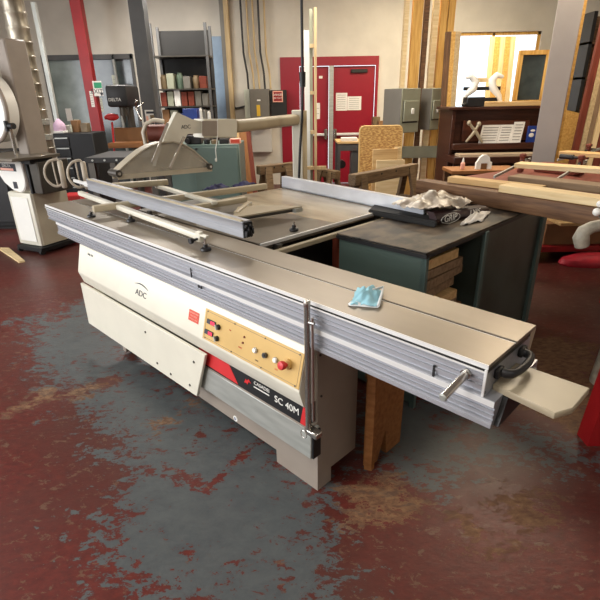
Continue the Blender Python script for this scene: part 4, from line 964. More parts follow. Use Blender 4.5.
# green chest
GD = 5.4
a, c = pd(168, 146, GD), pd(239, 146, GD)
GC = thing('green_cabinet', 'pale green steel cabinet behind the blade guard', 'cabinet', ((a.x + c.x) / 2, GD + .25, 0))
W['greenp'] = mat('pale_green_cabinet_paint', (98, 118, 110), .4, var=.05, scale=3)
part('body', B().span((a.x, GD, .05), (c.x, GD + .55, pd(215, 144.5, GD).z), bev=.006), 'greenp', GC)
part('door', B().span((pd(194, 160, GD).x, GD - .015, .25), (c.x - .02, GD - .001, pd(215, 147, GD).z), bev=.004), 'greenp', GC)
part('lock', B().cyl((pd(196.5, 148, GD).x, GD - .03, pd(196.5, 149, GD).z), (pd(196.5, 148, GD).x, GD, pd(196.5, 149, GD).z), .012, seg=12), 'black', GC)
part('plinth', B().span((a.x + .03, GD + .03, 0), (c.x - .03, GD + .5, .05)), 'black', GC)
zt = pd(215, 144.5, GD).z
b = B(); x0, x1 = pd(185, 140, GD).x, pd(200, 140, GD).x; b.span((x0, GD + .05, zt), (x1, GD + .2, zt + .09), bev=.01); b.cyl(((x0 + .02), GD + .05, zt + .04), (x0 + .02, GD + .0, zt + .04), .025, seg=16)
solo('power_tool', b, 'black', 'black power tool with round silver nose on the green cabinet', 'power tool')
ontop('small_tin', 202, 208, GD + .05, zt, .05, .1, 'black', 'small black tin on the green cabinet', 'tin', 'cyl')
ontop('small_tin', 209, 216, GD + .05, zt, .045, .1, 'tin', 'small brown tin on the green cabinet', 'tin', 'cyl')
ontop('small_box', 218, 227, GD + .06, zt, .05, .1, 'dark', 'dark small box at the right of the green cabinet top', 'box')
o = ontop('label_box', 228.5, 239, GD + .02, zt, .055, .1, 'pinkish', 'red and white labelled box on the right corner of the green cabinet', 'box')
part('red_label', B().span((pd(229.5, 125, GD).x, GD + .016, zt + .01), (pd(238.2, 125, GD).x, GD + .02, zt + .045)), 'orange', o)
o = ontop('blue_carton', 184, 198, 6.6, pd(190, 122, 6.6).z, .16, .2, 'bluebook', 'blue carton on a post behind the blade guard neck', 'carton')
# its support so that it does not float: small stand
x0, x1 = pd(183, 125, 6.6).x, pd(212, 125, 6.6).x; zz = pd(190, 122, 6.6).z
ST = thing('side_shelf', 'dark narrow shelf stand behind the green cabinet', 'shelf stand', ((x0 + x1) / 2, 6.7, 0)); part('shelf', B().span((x0 - .05, 6.55, zz - .03), (x1 + .1, 6.85, zz)), 'dark', ST); part('leg', B().span((x0, 6.6, 0), (x0 + .05, 6.8, zz - .03)), 'dark', ST); part('leg', B().span((x1, 6.6, 0), (x1 + .05, 6.8, zz - .03)), 'dark', ST)
for k, px in enumerate((200, 204, 208)): ontop('bottle', px, px + 3.2, 6.62, zz, .17 - .02 * k, .05, ('paper', 'boxgrey', 'paper')[k], ('white bottle right of the blue carton', 'grey bottle between the two white bottles', 'shorter white bottle at the end of the bottle row')[k], 'bottle', 'cyl')
# blue cloth rags on the frame
for i, (px, py, w) in enumerate(((202, 190, .2), (231, 187, .22))):
    p = pz(px, py, .95); b = B(); 
    zz_ = .9
    pp0 = sz(px, py, .905)
    b = B(SAW); crumple(b, (pp0.x, pp0.y, .901), (.09, .02, 0), (-.02, .2, 0), 12, 14, .05, 20 + i * 3)
    solo('blue_rag', b, 'bluecloth', ('navy rag heaped on the saw table below the guard roller', 'navy rag at the far edge of the saw table before the green cabinet')[i], 'rag', smooth=70)
# leaning boards by the green cabinet
for k, (xa, xb, m) in enumerate(((241, 251, 'oak'), (246, 256, 'redwood'), (238, 248, 'pine'))):
    p = pd(xa, 120 + 4 * k, 6.6 + .1 * k); q = pd(xb, 182, 6.0 + .1 * k); q.z = 0.01
    beam('leaning_board', q, p, .09, .02, m, ('orange brown board leaning to the right of the green cabinet', 'reddish board leaning behind the orange brown board', 'thin pale board leaning just beside the green cabinet')[k], 'board', 'boards leaning by the green cabinet', up=(0, -1, .3))

# ================================================================== BACK WALL ITEMS
WD = YB - .3
a, c = pd(250, 107, WD).x, pd(269.5, 107, WD).x; z0, z1 = pd(258, 126, WD).z, pd(258, 89, WD).z
EB = thing('fuse_box', 'grey wall fuse box with yellow label left of the red doors', 'fuse box', ((a + c) / 2, YB - .15, z0))
part('box', B().span((a, WD, z0), (c, YB - .002, z1), bev=.006), 'boxgrey', EB)
part('side_plate', B().span((a - .10, WD + .05, z0), (a - .002, YB - .002, z1), bev=.003), 'boxlight', EB, 'pale open side plate')
p, q = pd(256.5, 105, WD), pd(260.5, 116, WD); yl = part('yellow_label', B().span((p.x, WD - .004, q.z), (q.x, WD, p.z)), 'yellow', EB)
p, q = pd(257, 99.5, WD), pd(260.5, 101, WD); part('white_label', B().span((p.x, WD - .004, q.z), (q.x, WD, p.z)), 'white', EB)
for k in range(5):
    x_ = a - .02 + k * .1; solo('conduit', B().tube([(x_, WD + .14, z1 - .002), (x_ - .01, WD + .15, z1 + .25), (x_ - .06, WD + .16, z1 + .6), (x_ - .07, WD + .16, ZC - .02)], .018, 10), 'studwood' if k in (1, 2, 4) else 'black', ('black cable at the left above the grey fuse box', 'first pale cable above the grey fuse box', 'second pale cable above the grey fuse box', 'black cable above the middle of the grey fuse box', 'rightmost pale cable above the grey fuse box')[k], 'cable', 'cables rising from the grey fuse box')
a2, c2 = pd(271, 107, WD).x, pd(284, 107, WD).x
o = solo('switch_box', B().span((a2, WD + .02, pd(277, 116, WD).z), (c2 + .05, YB - .002, pd(277, 90, WD).z), bev=.005), 'dark', 'dark switch box between fuse box and red doors', 'switch box')
fs = note('fire_sign', 272.5, 91, 283, 102, WD - .01, 'pinkish', 'red and white framed sign on the dark switch box', cat='sign')
p, q = pd(273.5, 92, WD - .015), pd(282, 101, WD - .015); part('red_field', B().span((p.x, WD - .014, q.z), (q.x, WD - .01, p.z)), 'red', fs); 
p = pd(277.8, 94.8, WD - .02); text('sign_lettering', 'DANGER', .045, facing((p.x, WD - .0155, p.z), (1, 0, 0), (0, 0, 1)), 'white', fs); p = pd(277.8, 98, WD - .02); text('sign_lettering', '480 VOLTS', .034, facing((p.x, WD - .0155, p.z), (1, 0, 0), (0, 0, 1)), 'white', fs)
b = B(); p = pd(236, 106, YB); b.tube([(p.x - .05, YB - .02, p.z), (p.x, YB - .05, p.z - .04), (p.x + .08, YB - .05, p.z - .03), (p.x + .2, YB - .05, p.z + .0)], .018, 8); b.span((p.x - .08, YB - .04, p.z - .03), (p.x - .03, YB - .002, p.z + .04)); solo('wall_hook', b, 'black', 'black hook with hose on the white wall left of the fuse box', 'hook')
# lower wall cabinet grey
a3, c3 = pd(252, 150, WD + .1).x, pd(272, 150, WD + .1).x; solo('wall_panel', B().span((a3, WD + .15, pd(262, 153, WD).z), (c3, YB - .002, pd(262, 128, WD).z), bev=.004), 'wall2', 'pale grey panel on the wall under the fuse box', 'wall panel')
# doors
a, c = X(300, 110), X(374, 110); DM = X(331.5, 110)
dz = 2.1
solo('trim_9', B().span((a - .35, YB - .04, 0), (a, YB - .001, 2.25), bev=.003).span((c, YB - .04, 0), (c + .05, YB - .001, 2.25), bev=.003).span((a, YB - .04, dz), (c, YB - .001, 2.25)), 'doorred', kind='structure')
solo('trim_10', B().span((DM - .05, YB - .06, 0), (DM + .03, YB + .02, dz)), 'steel', kind='structure')
DLm = solo('door_1', B().span((a + .005, YB + .02, .01), (DM - .055, YB + .07, dz - .005), bev=.003), 'doorred', kind='structure')
DRm = solo('door_2', B().span((DM + .035, YB + .02, .01), (c - .005, YB + .07, dz - .005), bev=.003), 'doorred', kind='structure')
zb = pd(345, 134, YB).z
for o, x0, x1 in ((DLm, a + .08, DM - .08), (DRm, DM + .06, c - .12)):
    part('push_bar', B().span((x0, YB - .07, zb - .025), (x1, YB - .03, zb + .025), bev=.01).span((x0 + .02, YB - .04, zb - .02), (x0 + .06, YB + .02, zb + .02)).span((x1 - .06, YB - .04, zb - .02), (x1 - .02, YB + .02, zb + .02)), 'alu_bright', o, 'silver panic bar')
part('latch_case', B().span((DM + .045, YB - .08, zb - .09), (DM + .10, YB + .02, zb + .10), bev=.01), 'chrome', DRm); part('latch_case', B().span((DM - .14, YB - .08, zb - .09), (DM - .085, YB + .02, zb + .10), bev=.01), 'chrome', DLm)
part('door_closer', B().span((DM + .35, YB - .03, dz - .12), (c - .15, YB + .02, dz - .06), bev=.005), 'dark', DRm)
note('notice', 336, 93, 347, 110.5, YB + .0155, 'paper', 'white printed notice on the right red door, left of the pair', lines=7)
note('notice', 347.5, 96.5, 361, 110, YB + .0155, 'paper', 'wider white printed notice on the right red door', lines=6)
note('notice', 315.5, 103, 320, 119, YB + .0155, 'paper', 'narrow white sign on the left red door', lines=2)
note('notice', 319, 76, 322.5, 78.5, YB + .0155, 'paper', 'tiny white sticker high on the left red door')
# right wall part beyond doors: boxes against it
for k, (x0, x1, yt) in enumerate(((373, 380, 117), (379, 386, 121), (385, 394, 124))):
    lo_, hi_ = fbox(x0, x1, 125, yt, None, 9.2 - k * .25, .2); solo('carton', B().span(lo_, hi_, bev=.004), 'tin' if k != 1 else 'brown', ('tall brown carton right of the red doors', 'middle cardboard carton below the white wall', 'lowest brown carton behind the strand board')[k], 'carton')
# hanging cable
b = B(); hp = [pd(302.5, 60, 4.2) + Vector((0, 0, .6)), pd(302.5, 75, 4.2), pd(302.6, 90, 4.2), pd(302, 120, 4.2), pd(300, 150, 4.2), pd(299, 178, 4.2), (pd(299, 180, 4.2).x - .02, 4.2, .45), (pd(299, 180, 4.2).x + .1, 4.24, .01)]
hp = [Vector(q) for q in hp]; hp[0].z = ZC
b.tube(hp, .011, 10); CB = solo('power_cable', b, 'black', 'black power cable hanging from the ceiling in front of the cream guard post', 'cable')
p, q = pd(302.3, 72, 4.2), pd(302.8, 87, 4.2); part('connector', B().cyl(p, q, .027, .022, seg=16), 'black', CB)
# white board and stud frame
lo_, hi_ = fbox(304.5, 310, 92, 60, None, 6.4, .03); solo('white_board', B().span((lo_.x, 6.4, 0), (hi_.x, 6.43, 2.3)), 'white', 'narrow white board standing left of the stud frame', 'board')
SF = thing('stud_frame', 'beige lumber stud frame standing before the red doors', 'stud frame', (pd(313, 110, 6.3).x, 6.3, 0))
x0 = pd(310, 110, 6.3).x; x1 = pd(316.5, 110, 6.3).x
part('stud', B().span((x0, 6.28, 0), (x0 + .035, 6.38, 2.5)), 'boxgreen', SF); part('stud', B().span((x1 - .03, 6.2, 0), (x1, 6.3, 2.5)), 'studwood', SF)
for z_ in (.25, .72, 1.15, 1.6, 2.1): part('rung', B().span((x0 - .04 if z_ == .72 else x0, 6.22, z_), (x1 + (.12 if z_ == .72 else 0), 6.28, z_ + .04)), 'studwood', SF)
# small cart before the doors
D = 7.4
a, c = pd(337.5, 142, D), pd(363, 142, D)
KT = thing('tool_cart', 'grey tool cart with pale top before the red doors', 'cart', ((a.x + c.x) / 2, D + .3, 0))
part('top', B().span((a.x, D, a.z - .03), (c.x, D + .6, a.z), bev=.003), 'pine', KT)
for x_ in (a.x + .03, c.x - .03):
    for y_ in (D + .04, D + .56): part('leg', B().span((x_ - .02, y_ - .02, 0), (x_ + .02, y_ + .02, a.z - .03)), 'dcol', KT)
part('apron', B().span((a.x + .05, D + .02, a.z - .13), (c.x - .05, D + .04, a.z - .03)), 'dcol', KT)
part('side_panel', B().span((pd(352, 150, D).x, D + .05, .15), (c.x, D + .3, a.z - .1)), 'dcol', KT)
part('motor', B().cyl((a.x + .08, D + .1, .62), (a.x + .08, D + .25, .62), .06, seg=16), 'black', KT)
ontop('paper_stack', 342, 358, D + .05, a.z, .05, .2, 'paper', 'stack of papers on the grey tool cart', 'papers')
# OSB board and plywood pieces leaning
D = 5.6
a, c = pd(362, 127, D), pd(405.5, 127, D)
def rr(x0, x1, z0, z1, r, y):
    pts = []
    for cx, cz, a0 in ((x1 - r, z1 - r, 0), (x0 + r, z1 - r, PI / 2)):
        for i in range(5): pts.append((cx + r * math.cos(a0 + i * PI / 8), y, cz + r * math.sin(a0 + i * PI / 8)))
    return pts + [(x0, y, z0), (x1, y, z0)]
ox = Matrix.Translation(((a.x + c.x) / 2, D + .1, 0)) @ Matrix.Rotation(math.radians(-3), 4, 'X')
hw = (c.x - a.x) / 2; oz = a.z
OS = thing('strand_board', 'strand board panel with rounded top corners leaning behind the sawhorse', 'board', (0, 0, 0), ox)
b = B(ox); b.prism(rr(-hw, hw, 0.002, oz, .05, 0), (0, .02, 0)); part('face', b, 'osb', OS)
b = B(ox); pts = rr(-hw, hw, 0.002, oz, .05, 0); b.tube([(x_, .01, z_) for x_, y_, z_ in pts[:10]], .012, 6); b.tube([(-hw, .01, oz - .05), (-hw, .01, .02)], .012, 6); b.tube([(hw, .01, oz - .05), (hw, .01, .02)], .012, 6); part('edge_band', b, 'osbedge', OS)
for k, (x0, x1, yt, dd, m) in enumerate(((372.5, 397, 149, .12, 'pine'), (376.5, 405, 160, .18, 'pinelight'), (394, 401, 147, .10, 'pinelight'))):
    p, q = pd(x0, 160, D - dd).x, pd(x1, 160, D - dd).x; zz = pd((x0 + x1) / 2, yt, D - dd).z
    solo('plywood_piece', B().span((p, D - dd, 0), (q, D - dd + .018, zz), bev=.002), m, ('plywood piece against the strand board, rear one', 'lower plywood piece in front of the others', 'narrow plywood strip beside the strand board')[k], 'plywood', 'plywood pieces against the strand board')
# sawhorses
def sawhorse(p0, p1, zt, lab, leg_spread=.22):
    F, L = stick_frame((p0.x, p0.y, zt), (p1.x, p1.y, zt)); t = thing('sawhorse', lab, 'sawhorse', (L / 2, 0, -zt), F, 'weathered sawhorses')
    part('top_beam', B(F).span((0, -.045, -.10), (L, .045, 0), bev=.006), 'stain', t)
    for x_ in (.12, L - .12):
        for s in (-1, 1):
            q0 = Vector((x_, s * .03, -.02)); q1 = Vector((x_ + (.08 if x_ > L / 2 else -.08), s * leg_spread, -zt + .012))
            G_, l_ = stick_frame(q0, q1, (1, 0, 0)); b = B(F @ G_); b.box((l_ / 2, 0, 0), (l_, .035, .09), bev=.003); part('leg', b, 'stain', t)
        part('gusset', B(F).span((x_ - .012, -.12, -.4), (x_ + .012, .12, -.30)), 'stain', t)
    b = B(F)
    for k in range(4): b.ball((L * (.15 + .23 * k), -.046, -.03), .010, (1, .4, 1))
    part('knot', b, 'dark', t)
    return t
A_ = pd(352, 175, 4.3); Bq_ = pd(415, 163, 5.0); zt = (A_.z + Bq_.z) / 2
sawhorse(A_, Bq_, zt, 'weathered sawhorse standing before the plywood and strand board')
A_ = pd(258, 168, 5.6); Bq_ = pd(294, 160, 5.9); sawhorse(A_, Bq_, (A_.z + Bq_.z) / 2, 'sawhorse behind the far left corner of the rip fence')
A_ = pd(318, 154, 6.6); Bq_ = pd(338, 157, 6.2); sawhorse(A_, Bq_, .70, 'smaller sawhorse between stud frame and tool cart')

# ================================================================== RIGHT BACKGROUND
# electric boxes on studs, depth 7
D = 7.0
ES = thing('stud_wall_frame', 'open frame of yellow studs carrying two grey electric boxes', 'stud frame', (pd(420, 120, D).x, D + .25, 0))
for k, (x0, x1, m) in enumerate(((399, 403, 'pinelight'), (407, 416, 'yellowwood'), (418, 422, 'dwood'), (426, 431, 'pinelight'), (433, 439, 'yellowwood'), (440, 446, 'yellowwood'))):
    p, q = pd(x0, 110, D + .2).x, pd(x1, 110, D + .2).x; part('stud', B().span((p, D + .2, 0), (q, D + .3, 2.9)), m, ES)
p, q = pd(398, 154, D + .15), pd(437, 150, D + .15); part('cross_rail', B().span((p.x - .05, D + .1, q.z - .1), (q.x, D + .14, q.z + .06)), 'boxgreen', ES, 'grey green rail board')
def ebox(x0, x1, yt, yb, Dn, lab, side, dp):
    a, c = pd(x0, 110, Dn).x, pd(x1, 110, Dn).x; zt, zb_ = pd((x0 + x1) / 2, yt, Dn).z, pd((x0 + x1) / 2, yb, Dn).z
    R = Matrix.Translation((a, Dn, 0)) @ Matrix.Rotation(math.radians(side), 4, 'Z')
    t = thing('electric_box', lab, 'electric box', ((c - a) / 2, .1, zb_), R, 'electric boxes on the stud frame')
    part('case', B(R).span((0, 0, zb_), (c - a, dp, zt), bev=.008), 'boxgreen', t)
    part('case_side', B(R).span((-.004, .005, zb_ + .005), (0, dp - .005, zt - .005)), 'boxgrey', t, 'dark grey side')
    w = c - a
    dd = part('door', B(R).span((w * .12, -.02, zb_ + .14), (w * .88, 0, zt - .15), bev=.006), 'boxgreen', t)
    part('door_gasket', B(R).span((w * .10, -.006, zb_ + .13), (w * .14, -.001, zt - .15)).span((w * .10, -.006, zb_ + .125), (w * .88, -.001, zb_ + .145)), 'black', t)
    part('switch', B(R).span((w * .48, -.035, (zb_ + zt) / 2 - .04), (w * .62, -.02, (zb_ + zt) / 2 + .03), bev=.003), 'white', dd)
    return t
ebox(401, 427, 88, 133, D - .35, 'grey green electric box with white switch, left of the pair', 32, .34)
ebox(431, 444, 88, 130, D - .1, 'pale electric box right of the one with the white switch', 32, .2)
for k, (xa, xb) in enumerate(((447, 444), (452, 448), (443, 440))):
    p = pd(xa, 90, 6.8); q = pd(xb, 175, 6.6); q.z = .005; p.z = 2.3
    beam('standing_lumber', q, p, .07, .05, ('yellowwood', 'studwood', 'dwood')[k], ('yellow board standing left of the piano', 'pale beige board standing right beside the piano', 'dark board standing behind the electric boxes')[k], 'board', 'boards standing beside the piano', up=(0, -1, 0))
# window right: bright daylight, with muntins
a, c = wa, wc
solo('window_5', B().span((a, YB + .05, 1.0), (c, YB + .08, 1.05)).span((a, YB + .05, 2.55), (c, YB + .08, 2.6)).span((a, YB + .05, 1), (a + .05, YB + .08, 2.6)).span((c - .05, YB + .05, 1), (c, YB + .08, 2.6)).span(((a + c) / 2 - .02, YB + .05, 1), ((a + c) / 2 + .02, YB + .08, 2.6)), 'yellowwood', kind='structure')
gm = mat('clear_window_glass', (235, 240, 245), .02, trans=1, var=0); gm.node_tree.nodes['Principled BSDF'].inputs['IOR'].default_value = 1.02
solo('window_6', B().span((a + .05, YB + .06, 1.05), (c - .05, YB + .065, 2.55)), gm, kind='structure')
for k, px in enumerate((486, 491, 496, 501, 506)):
    p = pd(px, 90, 8.4); p.z = 2.4; q = pd(px - 2, 150, 8.0); q.z = .005; beam('standing_plank', q, p, .075, .03, 'yellowwood' if k % 2 else 'pinelight', ('first', 'second', 'third', 'fourth', 'fifth')[k] + ' yellow plank from the left behind the piano', 'plank', 'yellow planks standing behind the piano', up=(0, -1, 0))
# piano
PD = 5.9
a, c = pd(452, 115, PD).x, pd(535, 115, PD).x + .12
zt = pd(490, 107.5, PD).z; zk = pd(490, 154, PD - .25).z
PN = thing('piano', 'dark brown upright piano with sheet music, behind the lumber bench', 'piano', ((a + c) / 2, PD + .2, 0))
part('case', B().span((a + .03, PD + .06, .12), (c - .03, PD + .5, zt - .02), bev=.005), 'walnut', PN)
part('side_panel', B().span((a, PD - .02, 0), (a + .04, PD + .5, zt - .02), bev=.004), 'walnut', PN); part('side_panel', B().span((c - .04, PD - .02, 0), (c, PD + .5, zt - .02), bev=.004), 'walnut', PN)
part('lid', B().span((a - .05, PD - .05, zt - .02), (c + .03, PD + .52, zt + .01), bev=.004), 'walnut', PN)
part('upper_panel', B().span((a + .15, PD + .03, zk + .12), (c - .15, PD + .06, zt - .14), bev=.004), 'walnut2', PN)
part('music_ledge', B().span((a + .02, PD - .08, zk + .03), (c - .02, PD + .06, pd(500, 143, PD - .06).z - .001), bev=.005), 'walnut', PN)
part('key_bed', B().span((a - .02, PD - .32, zk - .10), (c + .02, PD + .06, zk - .025), bev=.006), 'walnut', PN)
b = B(); b.span((a + .05, PD - .29, zk - .025), (c - .05, PD - .10, zk + .0)); KY = part('keyboard', b, 'keys', PN, 'ivory coloured key strip')
part('leg', B().span((a, PD - .28, 0), (a + .06, PD - .20, zk - .1), bev=.01), 'walnut', PN); part('leg', B().span((c - .06, PD - .28, 0), (c, PD - .20, zk - .1), bev=.01), 'walnut', PN)
part('pedal_board', B().span((a + .04, PD - .02, .02), (c - .04, PD + .06, .12)), 'walnut', PN)
zl = pd(500, 143, PD - .06).z
x0, x1, x2, x3 = (pd(px, 135, PD - .02).x for px in (482, 500, 513, 524))
h1 = pd(500, 125, PD - .02).z
for k, (xa_, xb_, hh) in enumerate(((x0, x1, h1), (x1 + .003, x2, h1), (x2 + .003, x3, h1 + .03))):
    b = B(); b.hexa([(xa_ - .04, PD - .04, zl), (xb_ - .04, PD - .04, zl), (xb_ - .04, PD - .036, zl), (xa_ - .04, PD - .036, zl), (xa_ + .01, PD + .018, hh), (xb_ + .01, PD + .018, hh), (xb_ + .01, PD + .022, hh), (xa_ + .01, PD + .022, hh)])
    o = solo('sheet_music', b, 'paper', ('left', 'middle', 'right')[k] + ' open page of sheet music on the piano ledge', 'sheet music', 'sheet music on the piano')
    for j in range(6):
        t = (j + 1) / 7; y_ = PD - .042 + .056 * t; z_ = zl + (hh - zl) * t; sh_ = .05 * t - .04
        part('music_staff', B().span((xa_ + sh_ + .02, y_ - .002, z_ - .003), (xb_ + sh_ - .02, y_, z_ + .003)), 'boxgrey', o)
p, q = pd(526, 140, PD - .02).x, pd(536, 140, PD - .02).x; zb2 = pd(530, 126, PD - .02).z
b = B(); b.span((p, PD - .03, zl), (q, PD - .01, zb2), bev=.002); bb_ = solo('blue_book', b, 'bluebook', 'blue book with white marks standing on the piano ledge beside the column', 'book')
part('cover_mark', B().ball(((p + q) / 2, PD - .031, zb2 - .05), .022, (1.3, .1, .6)).ball(((p + q) / 2 - .01, PD - .031, zl + .08), .03, (1, .1, .8)), 'paper', bb_)
# X ornament
b = B(); c1, c2, c3, c4 = pd(466, 142, PD - .04), pd(479, 124, PD - .04), pd(469, 123, PD - .04), pd(482, 143, PD - .04)
for u_, v_ in ((c1, c2), (c3, c4)):
    u_.z = max(u_.z, zl + .004); v_.z = max(v_.z, zl + .004); m_ = (u_ + v_) / 2 + Vector((.01, -.01, 0)); b.tube([u_, m_, v_], [.013, .02, .013], 10)
for q_ in (c2, c3): b.ball(q_, .024, (1, 1, 1.2))
solo('cross_ornament', b, 'laminate', 'pale crossed wooden ornament on the left of the piano ledge', 'ornament')
# board, black box, upturned chair and framed mirror on the piano
zt1 = zt + .0105
solo('top_board', B().span((pd(484, 105, PD).x, PD, zt1), (c, PD + .3, pd(510, 101.5, PD).z), bev=.004), 'pine', 'pale board lying along the top of the piano', 'board')
x0, x1 = pd(467, 102, PD).x, pd(485, 102, PD).x
solo('black_case', B().span((x0, PD, zt1), (x1, PD + .16, pd(476, 97, PD).z), bev=.006), 'black', 'small black case on the left top of the piano', 'case')
b = B(); b.ball((x0 - .03, PD - .01, zt1 + .022), .02, (1.6, 1, 1)); solo('small_dish', b, 'dark', 'small dark dish at the left edge of the piano top', 'dish')
CH = thing('upturned_stool', 'upturned white stool with curved legs and black rails on the piano', 'stool', (pd(484, 100, PD + .3).x, PD + .3, zt1))
for k, pts in enumerate((((462, 104), (465, 96), (473, 89), (476, 82), (471, 76), (466, 78)), ((501, 104), (499, 96), (493, 88), (492, 80), (497, 75), (503, 77)))):
    b = B(); pp_ = [pd(x_, y_, PD + .25) for x_, y_ in pts]; pp_[0].z = zt1 + .014
    b.tube(pp_, [.02, .03, .045, .045, .035, .02], 10); part('leg', b, 'white', CH, smooth=70)
for (ya, yb_) in ((87, 90), (98, 101)):
    p, q = pd(464, ya, PD + .27), pd(500, yb_, PD + .27); part('rail', B().span((p.x, PD + .26, q.z), (q.x, PD + .29, p.z)), 'black', CH)
p, q = pd(474, 78, PD + .27), pd(496, 82, PD + .27); part('rail', B().span((p.x, PD + .26, q.z), (q.x, PD + .29, p.z)), 'pinelight', CH)
x0, x1 = pd(514, 90, PD + .35).x, pd(545, 90, PD + .35).x; zf = pd(520, 101, PD + .35).z; 
zf = max(zf, zt1)
PF = thing('framed_mirror', 'grey mottled glass panel in a pale wooden frame on the piano', 'framed panel', ((x0 + x1) / 2, PD + .4, zt1))
part('glass', B().span((x0 + .05, PD + .36, zt1 + .06), (x1 - .05, PD + .37, zt1 + .55)), 'glassdark', PF)
b = B(); b.span((x0, PD + .34, zt1), (x1, PD + .38, zt1 + .06), bev=.003); b.span((x0, PD + .34, zt1 + .55), (x1, PD + .38, zt1 + .60), bev=.003); b.span((x0, PD + .34, zt1 + .05), (x0 + .05, PD + .38, zt1 + .56), bev=.003); b.span((x1 - .05, PD + .34, zt1 + .05), (x1, PD + .38, zt1 + .56), bev=.003); part('frame', b, 'yellowwood', PF)
# small table in front of the piano with glue bottle and house
D = 4.9
a, c = pd(452, 171, D), pd(503, 174, D)
PT = thing('small_table', 'small wooden table before the piano keyboard', 'table', ((a.x + c.x) / 2, D + .2, 0))
ztt = a.z - .0
part('top', B().span((a.x, D, ztt - .035), (c.x + .2, D + .35, ztt), bev=.004), 'oak', PT)
for x_ in (a.x + .04, c.x + .1):
    for y_ in (D + .04, D + .31): part('leg', B().span((x_ - .025, y_ - .025, 0), (x_ + .025, y_ + .025, ztt - .035)), 'dwood', PT)
p = pd(464, 160, D + .1).x; GB = thing('glue_bottle', 'small glue bottle with white nozzle on the small wooden table', 'bottle', (p, D + .12, ztt)); part('bottle_body', B().lathe((p, D + .12, ztt + .0005), [(.02, 0), (.022, .01), (.022, .06), (.012, .07)], seg=16), 'pinkish', GB); part('nozzle', B().lathe((p, D + .12, ztt + .07), [(.012, 0), (.010, .02), (.003, .045)], seg=12), 'white', GB)
x0, x1 = pd(477, 160, D + .08).x, pd(492.5, 160, D + .08).x; xm = (x0 + x1) / 2; w = x1 - x0
HH = pd(484, 155, D + .08).z - ztt
b = B(); b.prism([(x0, D + .08, ztt + .0005), (x0, D + .08, ztt + HH * .45), (x0 + w * .15, D + .08, ztt + HH * .7), (x0 + w * .2, D + .08, ztt + HH * .85), (xm - w * .1, D + .08, ztt + HH), (xm + w * .12, D + .08, ztt + HH), (x1 - w * .2, D + .08, ztt + HH * .85), (x1 - w * .12, D + .08, ztt + HH * .5), (x1, D + .08, ztt + HH * .5), (x1, D + .08, ztt + .0005), (x1 - w * .25, D + .08, ztt + .0005), (x1 - w * .25, D + .08, ztt + HH * .42), (x0 + w * .3, D + .08, ztt + HH * .42), (x0 + w * .3, D + .08, ztt + .0005)], (0, .04, 0))
HO = solo('arch_block', b, 'white', 'white arched block with opening on the small wooden table', 'arched block'); part('inner_block', B().span((x0 + w * .32, D + .09, ztt + .001), (x1 - w * .3, D + .11, ztt + HH * .4)), 'brown', HO)
# grey column with yellow board
D = 5.0
a, c = pd(539, 115, D).x, pd(562, 115, D).x
PR = Matrix.Translation((a, D, 0)) @ Matrix.Rotation(-math.atan2((a + c) / 2, D), 4, 'Z')
solo('grey_pillar', B(PR).span((0, 0, 0), ((c - a) * .93, .25, ZC - .01), bev=.006), 'colgrey', 'smooth grey square pillar right of the piano', 'pillar')
a2 = pd(565, 115, D).x
beam('edge_board', (c + .028, D + .05, 0.0), (c + .028, D + .05, 2.7), .05, .05, 'yellowwood', 'yellow board standing against the right side of the grey pillar', 'board', up=(0, -1, 0))
p = pz(538, 158, .952); solo('red_block', B().span((p.x - .035, p.y, .951), (p.x + .035, p.y + .05, 1.0), bev=.003), 'redpad', 'small red block on the bench before the foot of the grey pillar', 'block')
# lumber leaning at the right wall
RKx = pd(572, 100, 5.6)
sheets = ((574, 562, 5.7, 'yellowwood', .22, 112), (582, 571, 5.55, 'studwood', .05, 118))
for k, (xa, xb, DD, m, w, yt) in enumerate(sheets):
    p = pd(xa, yt, DD); q = pd(xb + (k * 2), 155, DD - .1); q2 = q + (q - p) * ((q.z - .005) / (p.z - q.z)); 
    beam('plywood_sheet', q2, p, w, .02, m, ('wide yellow plywood sheet standing right of the grey pillar', 'narrow pale sheet beside the wide yellow plywood')[k], 'plywood', up=(0, -1, 0))
lean = ((592, 575, 'redwood', .06, 'dark red board leaning in the right lumber stack'), (598, 581, 'studwood', .05, 'pale beige board right of the dark red board'), (603, 586, 'grayw', .05, 'grey brown board third in the right lumber stack'), (610, 592, 'pinelight', .05, 'pale board in the right lumber stack near the edge'), (617, 599, 'redwood', .06, 'reddish board at the outer right of the lumber stack'), (625, 606, 'studwood', .06, 'beige board outermost in the right lumber stack'))
for k, (xa, xb, m, w, lab) in enumerate(lean):
    DD = 5.2; p = pd(xa, 75, DD); q = pd(xb, 150, DD - .1); d_ = p - q; q2 = q - d_ * ((q.z - .01) / d_.z); p2 = p + d_ * ((2.5 - p.z) / d_.z)
    beam('leaning_lumber', q2, p2, w, .04, m, lab, 'board', 'boards leaning in the right lumber stack', up=(0, -1, 0))
a, c = pd(574, 100, 7.6).x, pd(640, 100, 7.6).x
RK = thing('lumber_rack', 'dark brown storage rack with stored stock behind the leaning lumber', 'rack', ((a + c) / 2, 7.8, 0))
part('back_board', B().span((a, 8.0, 0), (c + .6, 8.03, 2.6)), 'dwood', RK)
for z_ in (.4, .9, 1.3, 1.75, 2.2): part('shelf', B().span((a, 7.5, z_), (c + .6, 8.0, z_ + .03)), 'dwood', RK)
part('upright', B().span((a, 7.5, 0), (a + .05, 8.0, 2.6)), 'dark', RK); part('upright', B().span((c + .55, 7.5, 0), (c + .6, 8.0, 2.6)), 'dark', RK)

